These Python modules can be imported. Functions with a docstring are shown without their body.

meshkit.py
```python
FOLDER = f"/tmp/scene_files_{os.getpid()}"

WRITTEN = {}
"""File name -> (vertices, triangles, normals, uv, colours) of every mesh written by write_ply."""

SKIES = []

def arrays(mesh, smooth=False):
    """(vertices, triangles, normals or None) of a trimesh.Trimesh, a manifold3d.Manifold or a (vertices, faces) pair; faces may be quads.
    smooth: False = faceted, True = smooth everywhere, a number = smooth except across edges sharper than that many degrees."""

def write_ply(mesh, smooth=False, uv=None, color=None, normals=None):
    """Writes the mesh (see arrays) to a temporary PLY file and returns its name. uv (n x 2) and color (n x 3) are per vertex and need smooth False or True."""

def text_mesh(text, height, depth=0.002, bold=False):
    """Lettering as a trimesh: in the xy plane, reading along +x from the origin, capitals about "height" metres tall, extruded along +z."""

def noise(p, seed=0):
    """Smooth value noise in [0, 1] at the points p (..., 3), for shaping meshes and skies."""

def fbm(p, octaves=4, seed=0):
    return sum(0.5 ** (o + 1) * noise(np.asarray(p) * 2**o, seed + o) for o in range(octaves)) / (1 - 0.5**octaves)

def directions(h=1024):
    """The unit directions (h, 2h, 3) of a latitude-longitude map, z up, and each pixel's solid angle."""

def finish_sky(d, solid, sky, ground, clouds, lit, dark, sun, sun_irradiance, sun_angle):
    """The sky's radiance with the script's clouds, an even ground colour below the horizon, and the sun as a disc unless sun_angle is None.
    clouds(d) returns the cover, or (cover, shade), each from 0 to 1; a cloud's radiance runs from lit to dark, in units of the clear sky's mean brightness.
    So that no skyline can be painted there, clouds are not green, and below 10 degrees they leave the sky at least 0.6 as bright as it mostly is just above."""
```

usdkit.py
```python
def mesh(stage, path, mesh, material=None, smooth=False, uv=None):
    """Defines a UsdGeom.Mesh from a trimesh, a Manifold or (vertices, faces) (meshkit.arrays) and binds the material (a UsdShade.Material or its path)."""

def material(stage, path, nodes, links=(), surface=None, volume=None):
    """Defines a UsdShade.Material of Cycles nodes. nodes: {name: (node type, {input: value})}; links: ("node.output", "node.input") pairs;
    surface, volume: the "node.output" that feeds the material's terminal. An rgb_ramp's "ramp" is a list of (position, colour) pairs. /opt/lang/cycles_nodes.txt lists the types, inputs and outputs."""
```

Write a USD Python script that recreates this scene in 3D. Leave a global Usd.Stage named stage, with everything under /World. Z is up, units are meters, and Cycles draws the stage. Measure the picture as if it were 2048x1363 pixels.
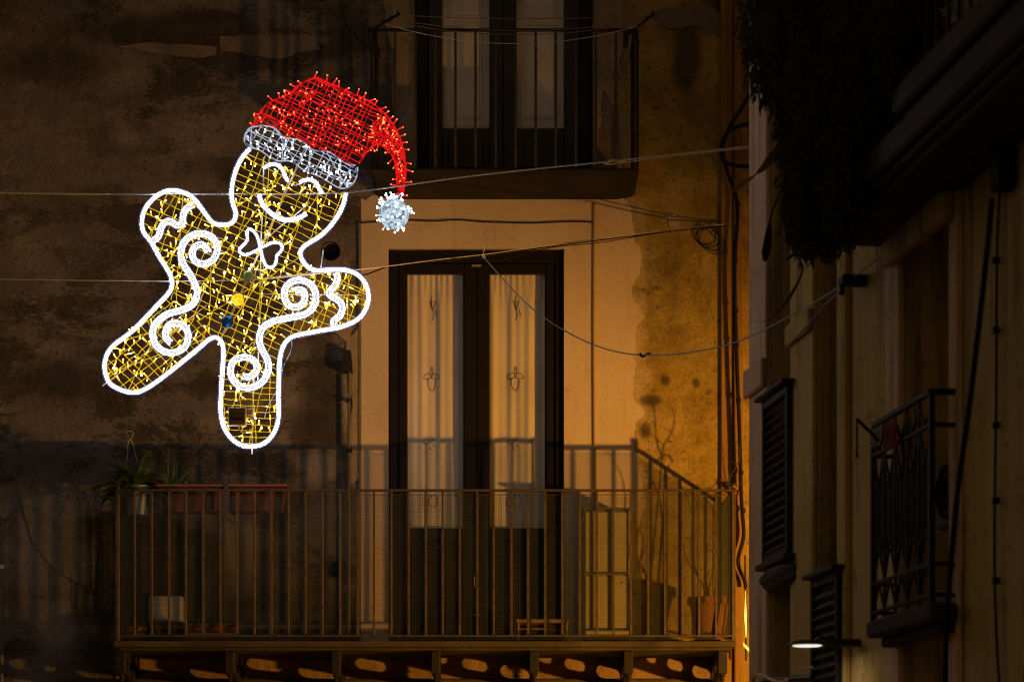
import math
import random
import numpy as np
import trimesh
import usdkit
import meshkit
from pxr import Usd, UsdGeom, UsdLux, UsdShade, Sdf, Gf
from shapely.geometry import Polygon, LineString, Point, box as sbox
from shapely.ops import unary_union
from scipy.interpolate import splprep, splev

stage = Usd.Stage.CreateInMemory()
UsdGeom.SetStageUpAxis(stage, 'Z')
UsdGeom.SetStageMetersPerUnit(stage, 1.0)
world = UsdGeom.Xform.Define(stage, '/World')
UsdGeom.Scope.Define(stage, '/World/Looks')

# ------------------------------------------------------------------ camera, sky, lamps, exposure
D, F, HY, CZ = 15.0, 4500.0, 1650.0, 2.4      # metres to the facade, focal length in photo pixels, horizon row, eye height
cam = UsdGeom.Camera.Define(stage, '/World/camera')
cam.CreateHorizontalApertureAttr(36.0)
cam.CreateFocalLengthAttr(36.0 * F / 2048)
cam.CreateVerticalApertureOffsetAttr((HY - 681.5) / 2048 * 36.0)
cam.CreateFStopAttr(2.8)
cam.CreateFocusDistanceAttr(12.9)
cam.CreateExposureAttr(0.0)
cam.AddTranslateOp().Set((0, -D, CZ))
cam.AddRotateXYZOp().Set((90, 0, 0))

dome = UsdLux.DomeLight.Define(stage, '/World/sky')
sky_mat = usdkit.material(stage, '/World/Looks/night_sky', {
    'sky': ('sky_texture', {'sky_type': 'single_scattering', 'sun_disc': False, 'sun_elevation': -0.10, 'sun_rotation': 2.6}),
    'tc': ('texture_coordinate', {}),
    'n': ('noise_texture', {'scale': 2.0, 'detail': 5.0}),
    'm': ('map_range', {'from_min': 0.25, 'from_max': 0.6, 'to_min': 0.55, 'to_max': 1.0, 'clamp': True}),
    'mix': ('mix_color', {'b': (0.62, 0.44, 0.23)}),
    'bg': ('background_shader', {'strength': 0.15}),
}, [('tc.generated', 'n.vector'), ('n.fac', 'm.value'), ('m.result', 'mix.fac'), ('sky.color', 'mix.a'), ('mix.result', 'bg.color')], surface='bg.background')
UsdShade.MaterialBindingAPI.Apply(dome.GetPrim()).Bind(sky_mat)
dome.GetPrim().SetCustomDataByKey('kind', 'structure')
dome.GetPrim().SetCustomDataByKey('label', 'dark city night sky above the street')

LAMP = np.array([3.67, -3.25, CZ + 0.66])     # sodium lamp on the alley wall round the corner
ALLEY_POWER = 370.0
STREET_POWER = 0.14

# ------------------------------------------------------------------ helpers
rng = random.Random(7)


def P(px, py, y=0.0):
    d = D + y
    return np.array([(px - 1024) / F * d, y, CZ + (HY - py) / F * d])


def fx(px, y=0.0):
    return (px - 1024) / F * (D + y)


def fz(py, y=0.0):
    return CZ + (HY - py) / F * (D + y)


D0 = 11.5                                     # the other house: its far corner, and its front running towards the camera
KX = (1024 - 400) / F
C0 = np.array([(1511 - 1024) / F * D0, D0 - D, 0.0])
U = np.array([KX, -1, 0.0]); U /= np.linalg.norm(U)
N = np.array([-1, -KX, 0.0]); N /= np.linalg.norm(N)


def R(px, py, off=0.0):
    """the point of the right-hand house's front (off metres proud of it) seen at that pixel, as (s, off, z)"""
    c = np.array([0, -D, CZ]); ray = np.array([(px - 1024) / F, 1, (HY - py) / F])
    t = (off - (c - C0) @ N) / (ray @ N)
    p = c + t * ray
    return (p - C0) @ U, off, p[2]


def RW(s, off, z):
    return C0 + s * U + off * N + np.array([0, 0, z])


LOC = {}
USED = {}


def numbered(parent, name):
    key = parent + '/' + name
    n = USED.get(key, -1) + 1
    USED[key] = n
    return key if n == 0 else f'{key}_{n:03d}'


def thing(name, label, cat, loc=(0, 0, 0), group=None):
    path = numbered('/World', name)
    x = UsdGeom.Xform.Define(stage, path)
    x.AddTranslateOp().Set(tuple(map(float, loc)))
    LOC[path] = np.array(loc, float)
    tag(x.GetPrim(), label, cat, group)
    return path


def tag(prim, label=None, cat=None, group=None, kind=None):
    for k, v in (('label', label), ('category', cat), ('group', group), ('kind', kind)):
        if v:
            prim.SetCustomDataByKey(k, v)


def spline(pts, step, closed=False):
    p = np.array(pts, float)
    if closed:
        p = np.vstack([p, p[:1]])
    keep = np.r_[True, np.linalg.norm(np.diff(p, axis=0), axis=1) > 1e-9]
    p = p[keep]
    k = min(3, len(p) - 1)
    tck, _ = splprep(p.T, s=0, k=k, per=closed)
    q = np.array(splev(np.linspace(0, 1, 400), tck)).T
    L = np.linalg.norm(np.diff(q, axis=0), axis=1).sum()
    n = max(4, int(L / step))
    q = np.array(splev(np.linspace(0, 1, max(400, n)), tck)).T
    c = np.r_[0, np.cumsum(np.linalg.norm(np.diff(q, axis=0), axis=1))]
    t = np.linspace(0, c[-1], n)
    return np.stack([np.interp(t, c, q[:, i]) for i in range(q.shape[1])], 1)


def poly_line(pts, step):
    p = np.array(pts, float)
    c = np.r_[0, np.cumsum(np.linalg.norm(np.diff(p, axis=0), axis=1))]
    t = np.linspace(0, c[-1], max(2, int(c[-1] / step)))
    return np.stack([np.interp(t, c, p[:, i]) for i in range(p.shape[1])], 1)


class MB:
    """collects shapes that become ONE mesh"""

    def __init__(self):
        self.v, self.f, self.n = [], [], 0

    def add(self, v, f):
        f = np.asarray(f, int)
        if f.shape[1] == 4:
            f = np.vstack([f[:, [0, 1, 2]], f[:, [0, 2, 3]]])
        self.v.append(np.asarray(v, float)); self.f.append(f + self.n); self.n += len(v)
        return self

    def mesh(self, m):
        return self.add(m.vertices, m.faces)

    def box(self, lo, hi):
        lo, hi = np.minimum(lo, hi), np.maximum(lo, hi)
        m = trimesh.creation.box(hi - lo); m.apply_translation((lo + hi) / 2)
        return self.mesh(m)

    def cbox(self, lo, hi, c=0.005):
        """chamfered box"""
        lo, hi = np.minimum(lo, hi).astype(float), np.maximum(lo, hi).astype(float)
        c = min(c, 0.45 * (hi - lo).min())
        pts = []
        for i in range(3):
            for sx in (0, 1):
                for sy in (0, 1):
                    for sz in (0, 1):
                        p = [(lo, hi)[s][k] + (c if s == 0 else -c) * (k != i) for k, s in enumerate((sx, sy, sz))]
                        pts.append(p)
        return self.mesh(trimesh.convex.convex_hull(np.array(pts)))

    def hull(self, pts):
        return self.mesh(trimesh.convex.convex_hull(np.array(pts, float)))

    def tube(self, pts, r, sides=6, caps=True):
        p = np.asarray(pts, float)
        n = len(p)
        r = np.broadcast_to(r, (n,))
        t = np.gradient(p, axis=0); t /= np.linalg.norm(t, axis=1, keepdims=True) + 1e-12
        a = np.cross(t[0], [0, 0, 1.0] if abs(t[0][2]) < 0.9 else [1.0, 0, 0]); a /= np.linalg.norm(a)
        A = [a]
        for i in range(1, n):
            a = A[-1] - t[i] * (A[-1] @ t[i]); a /= np.linalg.norm(a) + 1e-12
            A.append(a)
        A = np.array(A); B = np.cross(t, A)
        ang = np.arange(sides) * 2 * np.pi / sides
        v = p[:, None] + r[:, None, None] * (np.cos(ang)[None, :, None] * A[:, None] + np.sin(ang)[None, :, None] * B[:, None])
        i, j = np.meshgrid(np.arange(n - 1), np.arange(sides), indexing='ij')
        q = np.stack([i * sides + j, i * sides + (j + 1) % sides, (i + 1) * sides + (j + 1) % sides, (i + 1) * sides + j], -1).reshape(-1, 4)
        f = np.vstack([q[:, [0, 1, 2]], q[:, [0, 2, 3]]])
        v = v.reshape(-1, 3)
        if caps:
            e = (n - 1) * sides
            f = np.vstack([f, [[0, k + 1, k] for k in range(1, sides - 1)], [[e, e + k, e + k + 1] for k in range(1, sides - 1)]])
        return self.add(v, f)

    def bar(self, a, b, w, h=None):
        """rectangular bar from a to b"""
        return self.tube([a, b], w * 0.7071, 4)

    def lathe(self, prof, centre, n=24, axis='z'):
        """prof: (radius, height) pairs"""
        prof = np.array(prof, float)
        ang = np.arange(n) * 2 * np.pi / n
        v = np.stack([prof[:, :1] * np.cos(ang), prof[:, :1] * np.sin(ang), np.repeat(prof[:, 1:], n, 1)], -1)
        if axis == 'y':
            v = v[..., [0, 2, 1]]
        i, j = np.meshgrid(np.arange(len(prof) - 1), np.arange(n), indexing='ij')
        q = np.stack([i * n + j, i * n + (j + 1) % n, (i + 1) * n + (j + 1) % n, (i + 1) * n + j], -1).reshape(-1, 4)
        return self.add(v.reshape(-1, 3) + np.asarray(centre), q)

    def plate(self, poly, yf, yb):
        """polygon in x,z extruded between two depths"""
        for g in getattr(poly, 'geoms', [poly]):
            if g.area < 1e-7:
                continue
            m = trimesh.creation.extrude_polygon(g, yb - yf, engine='earcut')
            v = np.array(m.vertices)
            self.add(np.stack([v[:, 0], yf + v[:, 2], v[:, 1]], 1), m.faces[:, ::-1])
        return self

    def local(self):
        """shapes were given as (s, off, z) on the right-hand house"""
        self.v = [RW(v[:, :1], v[:, 1:2], 0) + np.stack([0 * v[:, 2], 0 * v[:, 2], v[:, 2]], 1) for v in self.v]
        self.f = [f[:, ::-1] for f in self.f]
        return self

    def build(self, name, mat, parent=None, smooth=False, label=None, kind=None, cat=None, group=None):
        v, f = np.vstack(self.v), np.vstack(self.f)
        path = numbered(parent or '/World', name)
        top = '/'.join((parent or '').split('/')[:3])
        v = v - LOC.get(top, np.zeros(3))
        m = usdkit.mesh(stage, path, trimesh.Trimesh(v, f, process=False), MAT[mat], smooth=smooth)
        tag(m.GetPrim(), label, cat, group, kind)
        return path


def ragged(pts, amp=0.02, step=0.03, seed=1, scale=9.0):
    """a closed outline (x,z) broken up by noise"""
    p = poly_line(list(pts) + [pts[0]], step)[:-1]
    q = np.c_[p[:, 0] * scale, p[:, 1] * scale, np.full(len(p), seed * 3.7)]
    dx = meshkit.fbm(q, 4, seed) - 0.5; dz = meshkit.fbm(q + 31.7, 4, seed + 5) - 0.5
    g = Polygon(p + 2 * amp * np.c_[dx, dz]).buffer(0)
    return max(g.geoms, key=lambda a: a.area) if hasattr(g, 'geoms') else g


# ------------------------------------------------------------------ materials
MAT = {}


def simple(name, color, rough=0.6, metal=0.0, spec=0.5, emit=None, strength=0.0, noise=0.25, nscale=14.0, bump=0.0, dark=None):
    """principled with a mottled colour and roughness in object space"""
    c = np.array(color, float)
    lo = tuple(c * (1 - noise)) if dark is None else dark
    nodes = {'g': ('geometry', {}),
             'n': ('noise_texture', {'scale': nscale, 'detail': 6.0, 'roughness': 0.62}),
             'r': ('rgb_ramp', {'ramp': [(0.3, lo), (0.7, tuple(np.minimum(c * (1 + noise * 0.5), 1)))]}),
             'p': ('principled_bsdf', {'roughness': rough, 'metallic': metal, 'specular_ior_level': spec})}
    links = [('g.position', 'n.vector'), ('n.fac', 'r.fac'), ('r.color', 'p.base_color')]
    if emit is not None:
        nodes['p'][1].update({'emission_color': emit, 'emission_strength': strength})
    if bump:
        nodes['n2'] = ('noise_texture', {'scale': nscale * 6, 'detail': 4.0})
        nodes['b'] = ('bump', {'strength': bump, 'distance': 0.01})
        links += [('g.position', 'n2.vector'), ('n2.fac', 'b.height'), ('b.normal', 'p.normal')]
    MAT[name] = usdkit.material(stage, '/World/Looks/' + name, nodes, links, surface='p.BSDF')


class Graph:
    def __init__(self):
        self.nodes, self.links, self.k, self.shared = {}, [], 0, {}
        self.pos = self.node('geometry') + '.position'

    def node(self, kind, ins=None, **wires):
        name = f'n{self.k}'; self.k += 1
        self.nodes[name] = (kind, ins or {})
        for a, b in wires.items():
            self.links.append((b, f'{name}.{a}'))
        return name

    def mapped(self, scale, rot=(0, 0, 0)):
        return self.node('mapping', {'scale': scale, 'rotation': rot}, vector=self.pos) + '.vector'

    def noise(self, scale, detail=6.0, rough=0.6, vec=None, dist=0.0):
        return self.node('noise_texture', {'scale': scale, 'detail': detail, 'roughness': rough, 'distortion': dist}, vector=vec or self.pos) + '.fac'

    def rng(self, v, a, b, c=0.0, d=1.0):
        return self.node('map_range', {'from_min': a, 'from_max': b, 'to_min': c, 'to_max': d, 'clamp': True, 'range_type': 'smoothstep'}, value=v) + '.result'

    def math(self, op, a, b=None, val=None):
        w = {'value1': a}
        if b:
            w['value2'] = b
        return self.node('math', {'math_type': op, **({'value2': val} if val is not None else {})}, **w) + '.value'

    def mix(self, fac, a, b, blend='mix'):
        ins, w = {'blend_type': blend}, {}
        for key, val in (('fac', fac), ('a', a), ('b', b)):
            if isinstance(val, str):
                w[key] = val
            else:
                ins[key] = val
        return self.node('mix_color', ins, **w) + '.result'

    def blob(self, px, py, rx, ry, warp=0.5, wscale=5.0):
        """an irregular stain centred on that part of the facade"""
        c = P(px, py)
        d = self.node('vector_math', {'math_type': 'subtract', 'vector2': tuple(c)}, vector1=self.pos) + '.vector'
        d = self.node('vector_math', {'math_type': 'multiply', 'vector2': (300 / rx, 0.0, 300 / ry)}, vector1=d) + '.vector'
        l = self.node('vector_math', {'math_type': 'length'}, vector1=d) + '.value'
        key = min((5.0, 9.0, 20.0), key=lambda q: abs(q - wscale))
        if key not in self.shared:
            self.shared[key] = self.noise(key, 6.0, 0.66)
        n = self.math('multiply', self.shared[key], val=2 * warp)
        l = self.math('add', l, n)
        return self.rng(l, 1.0 + warp, 0.35 + warp)

    def xmask(self, px, width, warp=0.15, wscale=3.0, axis='x', right=True):
        s = self.node('separate_xyz', {}, vector=self.pos) + '.' + axis
        n = self.math('multiply', self.noise(wscale, 8.0, 0.65), val=2 * warp)
        s = self.math('add', s, n)
        v = (fx(px) if axis == 'x' else fz(px)) + warp
        return self.rng(s, v - width, v + width, 0.0 if right else 1.0, 1.0 if right else 0.0)

    def finish(self, name, col, bump=None, rough=0.9, strength=0.5, dist=0.01, extra=None):
        p = self.node('principled_bsdf', {'roughness': rough, 'specular_ior_level': 0.25, **(extra or {})}, base_color=col)
        if bump:
            b = self.node('bump', {'strength': strength, 'distance': dist}, height=bump) + '.normal'
            self.links.append((b, p + '.normal'))
        MAT[name] = usdkit.material(stage, '/World/Looks/' + name, self.nodes, self.links, surface=p + '.BSDF')


def raw_plaster():
    g = Graph()
    slant = g.mapped((1.0, 1.0, 2.1), (0, 0.45, 0))
    base = g.node('rgb_ramp', {'ramp': [(0.3, (0.085, 0.071, 0.066)), (0.5, (0.14, 0.118, 0.108)), (0.72, (0.24, 0.205, 0.185))]}, fac=g.noise(1.3, 8.0, 0.62, slant)) + '.color'
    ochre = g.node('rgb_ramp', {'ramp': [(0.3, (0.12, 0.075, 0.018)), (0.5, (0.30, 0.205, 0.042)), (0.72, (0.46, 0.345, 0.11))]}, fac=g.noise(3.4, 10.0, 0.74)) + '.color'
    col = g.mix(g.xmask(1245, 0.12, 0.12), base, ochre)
    pale = g.math('multiply', g.math('multiply', g.xmask(1286, 0.10, 0.26, 4.5, right=False), g.xmask(1240, 0.05, 0.02)), g.xmask(395, 0.1, 0.1, axis='z', right=False))
    col = g.mix(g.math('multiply', pale, val=0.8), col, (0.50, 0.385, 0.24))
    # grey-black lichen: coarse patches broken up finely, and specks where the wall is dampest
    big = g.math('add', g.noise(1.9, 6.0, 0.62, slant, 0.6), g.math('multiply', g.noise(26.0, 8.0, 0.75, slant), val=0.62))
    m1 = g.rng(big, 0.775, 0.875)
    reg = g.rng(g.noise(0.8, 3.0, 0.5), 0.30, 0.52)
    left = g.xmask(760, 0.25, 0.2, right=False)
    m1 = g.math('multiply', g.math('multiply', m1, reg), left)
    col = g.mix(g.math('multiply', m1, val=0.85), col, (0.034, 0.028, 0.023))
    sp = g.math('multiply', g.rng(g.noise(15.0, 8.0, 0.74), 0.55, 0.63), g.rng(g.noise(1.7, 5.0, 0.6), 0.38, 0.58))
    col = g.mix(g.math('multiply', sp, val=0.8), col, (0.04, 0.033, 0.026))
    # stains with a place of their own; behind the left railing also painted shade
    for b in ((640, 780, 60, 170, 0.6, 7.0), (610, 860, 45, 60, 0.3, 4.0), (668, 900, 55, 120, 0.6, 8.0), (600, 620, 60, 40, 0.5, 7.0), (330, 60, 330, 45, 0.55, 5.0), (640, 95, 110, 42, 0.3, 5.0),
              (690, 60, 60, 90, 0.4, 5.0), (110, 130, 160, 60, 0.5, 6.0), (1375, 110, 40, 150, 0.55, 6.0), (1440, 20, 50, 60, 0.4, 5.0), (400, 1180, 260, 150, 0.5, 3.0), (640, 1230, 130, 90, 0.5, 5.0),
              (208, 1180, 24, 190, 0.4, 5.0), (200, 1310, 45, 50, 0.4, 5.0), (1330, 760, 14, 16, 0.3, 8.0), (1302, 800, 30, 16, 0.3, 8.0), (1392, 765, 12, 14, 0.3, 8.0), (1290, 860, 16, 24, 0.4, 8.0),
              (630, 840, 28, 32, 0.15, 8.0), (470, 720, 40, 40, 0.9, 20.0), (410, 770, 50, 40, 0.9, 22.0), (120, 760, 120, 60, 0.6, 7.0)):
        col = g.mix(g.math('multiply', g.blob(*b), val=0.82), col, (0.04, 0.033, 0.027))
    # pale efflorescence
    for b in ((700, 800, 20, 150, 0.5, 9.0), (640, 930, 60, 50, 0.7, 9.0), (560, 80, 130, 16, 0.5, 9.0), (480, 1100, 60, 110, 0.6, 6.0), (90, 1100, 110, 170, 0.6, 5.0), (110, 1250, 60, 80, 0.5, 5.0)):
        col = g.mix(g.math('multiply', g.blob(*b), val=0.5), col, (0.42, 0.35, 0.27))
    # rusty streaks
    streak = g.rng(g.noise(1.0, 6.0, 0.6, g.mapped((9.0, 1.0, 0.9))), 0.52, 0.68)
    col = g.mix(g.math('multiply', streak, val=0.35), col, (0.12, 0.085, 0.05))
    grain = g.noise(48.0, 5.0, 0.78)
    col = g.mix(0.5, col, g.node('rgb_ramp', {'ramp': [(0.3, (0.25, 0.25, 0.25)), (0.7, (1.4, 1.4, 1.4))]}, fac=grain) + '.color', 'multiply')
    h = g.math('add', g.math('multiply', g.noise(14.0, 8.0, 0.65), val=1.0), g.math('multiply', g.noise(2.5, 6.0, 0.6), val=1.6))
    g.finish('raw_plaster', col, h, strength=0.75, dist=0.025)


def flat_plaster(name, lo, hi, dirt=(0.1, 0.075, 0.05), amount=0.4, scale=1.6, streaks=0.3, bump=0.35, grain=True):
    g = Graph()
    col = g.node('rgb_ramp', {'ramp': [(0.3, lo), (0.7, hi)]}, fac=g.noise(scale, 8.0, 0.6)) + '.color'
    st = g.rng(g.noise(1.0, 6.0, 0.65, g.mapped((11.0, 11.0, 0.7))), 0.5, 0.7)
    col = g.mix(g.math('multiply', st, val=streaks), col, dirt)
    sp = g.rng(g.noise(9.0, 6.0, 0.72), 0.56, 0.68)
    col = g.mix(g.math('multiply', sp, val=amount), col, dirt)
    if grain:
        col = g.mix(0.35, col, g.node('rgb_ramp', {'ramp': [(0.3, (0.7, 0.7, 0.7)), (0.7, (1.15, 1.15, 1.15))]}, fac=g.noise(85.0, 3.0, 0.6)) + '.color', 'multiply')
    h = g.math('add', g.noise(22.0, 8.0, 0.65), g.math('multiply', g.noise(3.0, 4.0, 0.6), val=1.2))
    g.finish(name, col, h, strength=bump, dist=0.012)


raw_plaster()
flat_plaster('cream_plaster', (0.47, 0.36, 0.25), (0.60, 0.48, 0.35), dirt=(0.30, 0.21, 0.13), amount=0.3, streaks=0.22, bump=0.25)
flat_plaster('peeling_plaster', (0.20, 0.15, 0.10), (0.38, 0.30, 0.21), dirt=(0.07, 0.055, 0.04), amount=0.7, scale=4.0, streaks=0.4, bump=0.6)
flat_plaster('patch_plaster', (0.12, 0.10, 0.08), (0.20, 0.165, 0.13), dirt=(0.06, 0.05, 0.04), amount=0.5, scale=3.0)
flat_plaster('rough_orange_plaster', (0.16, 0.095, 0.05), (0.30, 0.19, 0.10), dirt=(0.10, 0.06, 0.035), amount=0.65, scale=3.0, bump=0.9)
flat_plaster('red_brown_plaster', (0.19, 0.10, 0.028), (0.29, 0.165, 0.045), dirt=(0.12, 0.05, 0.025), amount=0.45, streaks=0.5)
flat_plaster('yellow_seam', (0.42, 0.27, 0.06), (0.5, 0.34, 0.1), amount=0.3)
flat_plaster('balcony_stone', (0.042, 0.032, 0.022), (0.085, 0.066, 0.046), dirt=(0.03, 0.025, 0.02), amount=0.6, scale=4.0, streaks=0.4, bump=0.5)
flat_plaster('ochre_house', (0.50, 0.345, 0.125), (0.68, 0.48, 0.19), dirt=(0.14, 0.09, 0.035), amount=0.55, streaks=0.75)
flat_plaster('pinkish_house', (0.66, 0.43, 0.28), (0.84, 0.58, 0.40), dirt=(0.15, 0.10, 0.07), amount=0.45, streaks=0.75)
flat_plaster('dark_recess', (0.075, 0.055, 0.025), (0.11, 0.08, 0.04), dirt=(0.04, 0.03, 0.015), amount=0.3)  # shade of the window recesses is put into this colour
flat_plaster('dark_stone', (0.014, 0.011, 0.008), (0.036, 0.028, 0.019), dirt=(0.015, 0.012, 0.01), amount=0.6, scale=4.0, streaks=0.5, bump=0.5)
flat_plaster('street_stone', (0.06, 0.055, 0.05), (0.12, 0.11, 0.10), amount=0.4, scale=0.8)
simple('dark_wood', (0.014, 0.011, 0.010), 0.55, spec=0.2, bump=0.25, nscale=20)
simple('door_wood', (0.010, 0.0075, 0.006), 0.55, spec=0.15, bump=0.2, nscale=18)
simple('white_panel', (0.80, 0.69, 0.57), 0.6, noise=0.12, nscale=5)
simple('dark_panel', (0.018, 0.015, 0.016), 0.45)
simple('brass_latch', (0.4, 0.32, 0.22), 0.4, metal=0.6)
simple('black_iron', (0.018, 0.014, 0.012), 0.6, spec=0.25, noise=0.5, nscale=40, bump=0.3)
simple('railing_paint', (0.085, 0.056, 0.034), 0.5, metal=0.2, noise=0.45, nscale=30, dark=(0.03, 0.02, 0.013), bump=0.2)
simple('mesh_wire', (0.04, 0.045, 0.025), 0.6)
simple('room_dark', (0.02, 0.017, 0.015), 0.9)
simple('terracotta', (0.20, 0.065, 0.028), 0.75, noise=0.3, nscale=9, bump=0.2)
simple('soil', (0.03, 0.02, 0.014), 0.95, bump=0.6)
simple('bucket_plastic', (0.30, 0.34, 0.37), 0.45, noise=0.3, nscale=8)
simple('white_plastic', (0.55, 0.50, 0.43), 0.5, noise=0.1)
simple('cabinet_paint', (0.34, 0.29, 0.15), 0.55, noise=0.15, nscale=6)
simple('cabinet_edge', (0.12, 0.10, 0.06), 0.6)
simple('stool_wood', (0.30, 0.17, 0.075), 0.6, noise=0.35, nscale=25)
simple('bark', (0.06, 0.04, 0.025), 0.8, noise=0.4, nscale=50, bump=0.4)
simple('strap_plastic', (0.02, 0.02, 0.022), 0.5)
simple('grey_conduit', (0.10, 0.085, 0.08), 0.5, noise=0.3)
simple('black_rubber', (0.013, 0.011, 0.010), 0.6, spec=0.15, noise=0.3)
simple('galvanised_wire', (0.62, 0.60, 0.58), 0.4, metal=0.2, noise=0.25, nscale=120)
simple('lilac_wire', (0.42, 0.40, 0.55), 0.45, noise=0.2, nscale=60)
simple('line_cord', (0.20, 0.15, 0.11), 0.6)
simple('pale_cloth', (0.30, 0.26, 0.2), 0.85)
simple('red_cloth', (0.20, 0.018, 0.015), 0.8)
simple('steel_tube', (0.55, 0.52, 0.48), 0.3, metal=0.8, noise=0.15)
simple('frame_rod', (0.55, 0.42, 0.33), 0.45, metal=0.3)
simple('light_rod', (0.55, 0.60, 0.62), 0.4, metal=0.4)
simple('box_grey', (0.55, 0.48, 0.42), 0.45)
simple('box_label', (0.13, 0.105, 0.10), 0.5)
simple('label_stripe', (0.035, 0.03, 0.06), 0.5)
simple('label_print', (0.06, 0.05, 0.05), 0.5)
simple('junction_beige', (0.55, 0.42, 0.28), 0.5)
simple('shutter_wood', (0.014, 0.010, 0.008), 0.6, noise=0.4, nscale=15)
simple('stone_sill', (0.08, 0.06, 0.045), 0.9, noise=0.5, nscale=12, bump=0.7)
simple('slab_brown', (0.03, 0.018, 0.014), 0.8, noise=0.4, nscale=6, bump=0.4)
simple('thread', (0.06, 0.04, 0.025), 0.8)
simple('cactus', (0.018, 0.020, 0.010), 0.6, noise=0.3)
simple('lamp_black', (0.012, 0.011, 0.01), 0.45)


def leaf(name, lo, hi):
    MAT[name] = usdkit.material(stage, '/World/Looks/' + name, {
        'g': ('geometry', {}), 'n': ('noise_texture', {'scale': 9.0, 'detail': 4.0}),
        'r': ('rgb_ramp', {'ramp': [(0.3, lo), (0.7, hi)]}),
        'p': ('principled_bsdf', {'roughness': 0.75, 'specular_ior_level': 0.12}), 't': ('translucent_bsdf', {}), 'm': ('mix_closure', {'fac': 0.25})},
        [('g.position', 'n.vector'), ('n.fac', 'r.fac'), ('r.color', 'p.base_color'), ('r.color', 't.color'), ('p.BSDF', 'm.closure1'), ('t.BSDF', 'm.closure2')], surface='m.closure')


leaf('fern_leaf', (0.035, 0.06, 0.015), (0.075, 0.12, 0.03))
leaf('blade_leaf', (0.06, 0.09, 0.025), (0.10, 0.14, 0.045))
leaf('yellow_leaf', (0.09, 0.09, 0.02), (0.16, 0.14, 0.03))
leaf('dark_leaf', (0.016, 0.020, 0.007), (0.085, 0.085, 0.025))


def curtain_mat():
    g = Graph()
    col = g.node('rgb_ramp', {'ramp': [(0.3, (0.58, 0.50, 0.40)), (0.7, (0.70, 0.62, 0.50))]}, fac=g.noise(3.0, 5.0)) + '.color'
    weave = g.noise(1.0, 2.0, 0.5, g.mapped((260.0, 1.0, 260.0)))
    col = g.mix(0.3, col, g.node('rgb_ramp', {'ramp': [(0.3, (0.75, 0.75, 0.75)), (0.7, (1.1, 1.1, 1.1))]}, fac=weave) + '.color', 'multiply')
    g.finish('curtain_cloth', col, weave, strength=0.15, dist=0.002, rough=0.85)


curtain_mat()
MAT['door_glass'] = usdkit.material(stage, '/World/Looks/door_glass', {
    't': ('transparent_bsdf', {'color': (0.96, 0.96, 0.95)}), 'g': ('glossy_bsdf', {'color': (1, 1, 1), 'roughness': 0.28}), 'm': ('mix_closure', {'fac': 0.03})},
    [('t.BSDF', 'm.closure1'), ('g.BSDF', 'm.closure2')], surface='m.closure')


def glow(name, hot, cool, s_hot, s_cool, scale):
    """glowing surface with brighter spots, for lit tubes and bulbs and for wires they light"""
    MAT[name] = usdkit.material(stage, '/World/Looks/' + name, {
        'g': ('geometry', {}), 'n': ('noise_texture', {'scale': scale, 'detail': 2.0}),
        'r': ('rgb_ramp', {'ramp': [(0.36, tuple(np.array(cool) * s_cool / s_hot)), (0.5, hot)]}),
        'e': ('emission', {'strength': s_hot})},
        [('g.position', 'n.vector'), ('n.fac', 'r.fac'), ('r.color', 'e.color')], surface='e.emission')


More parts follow.
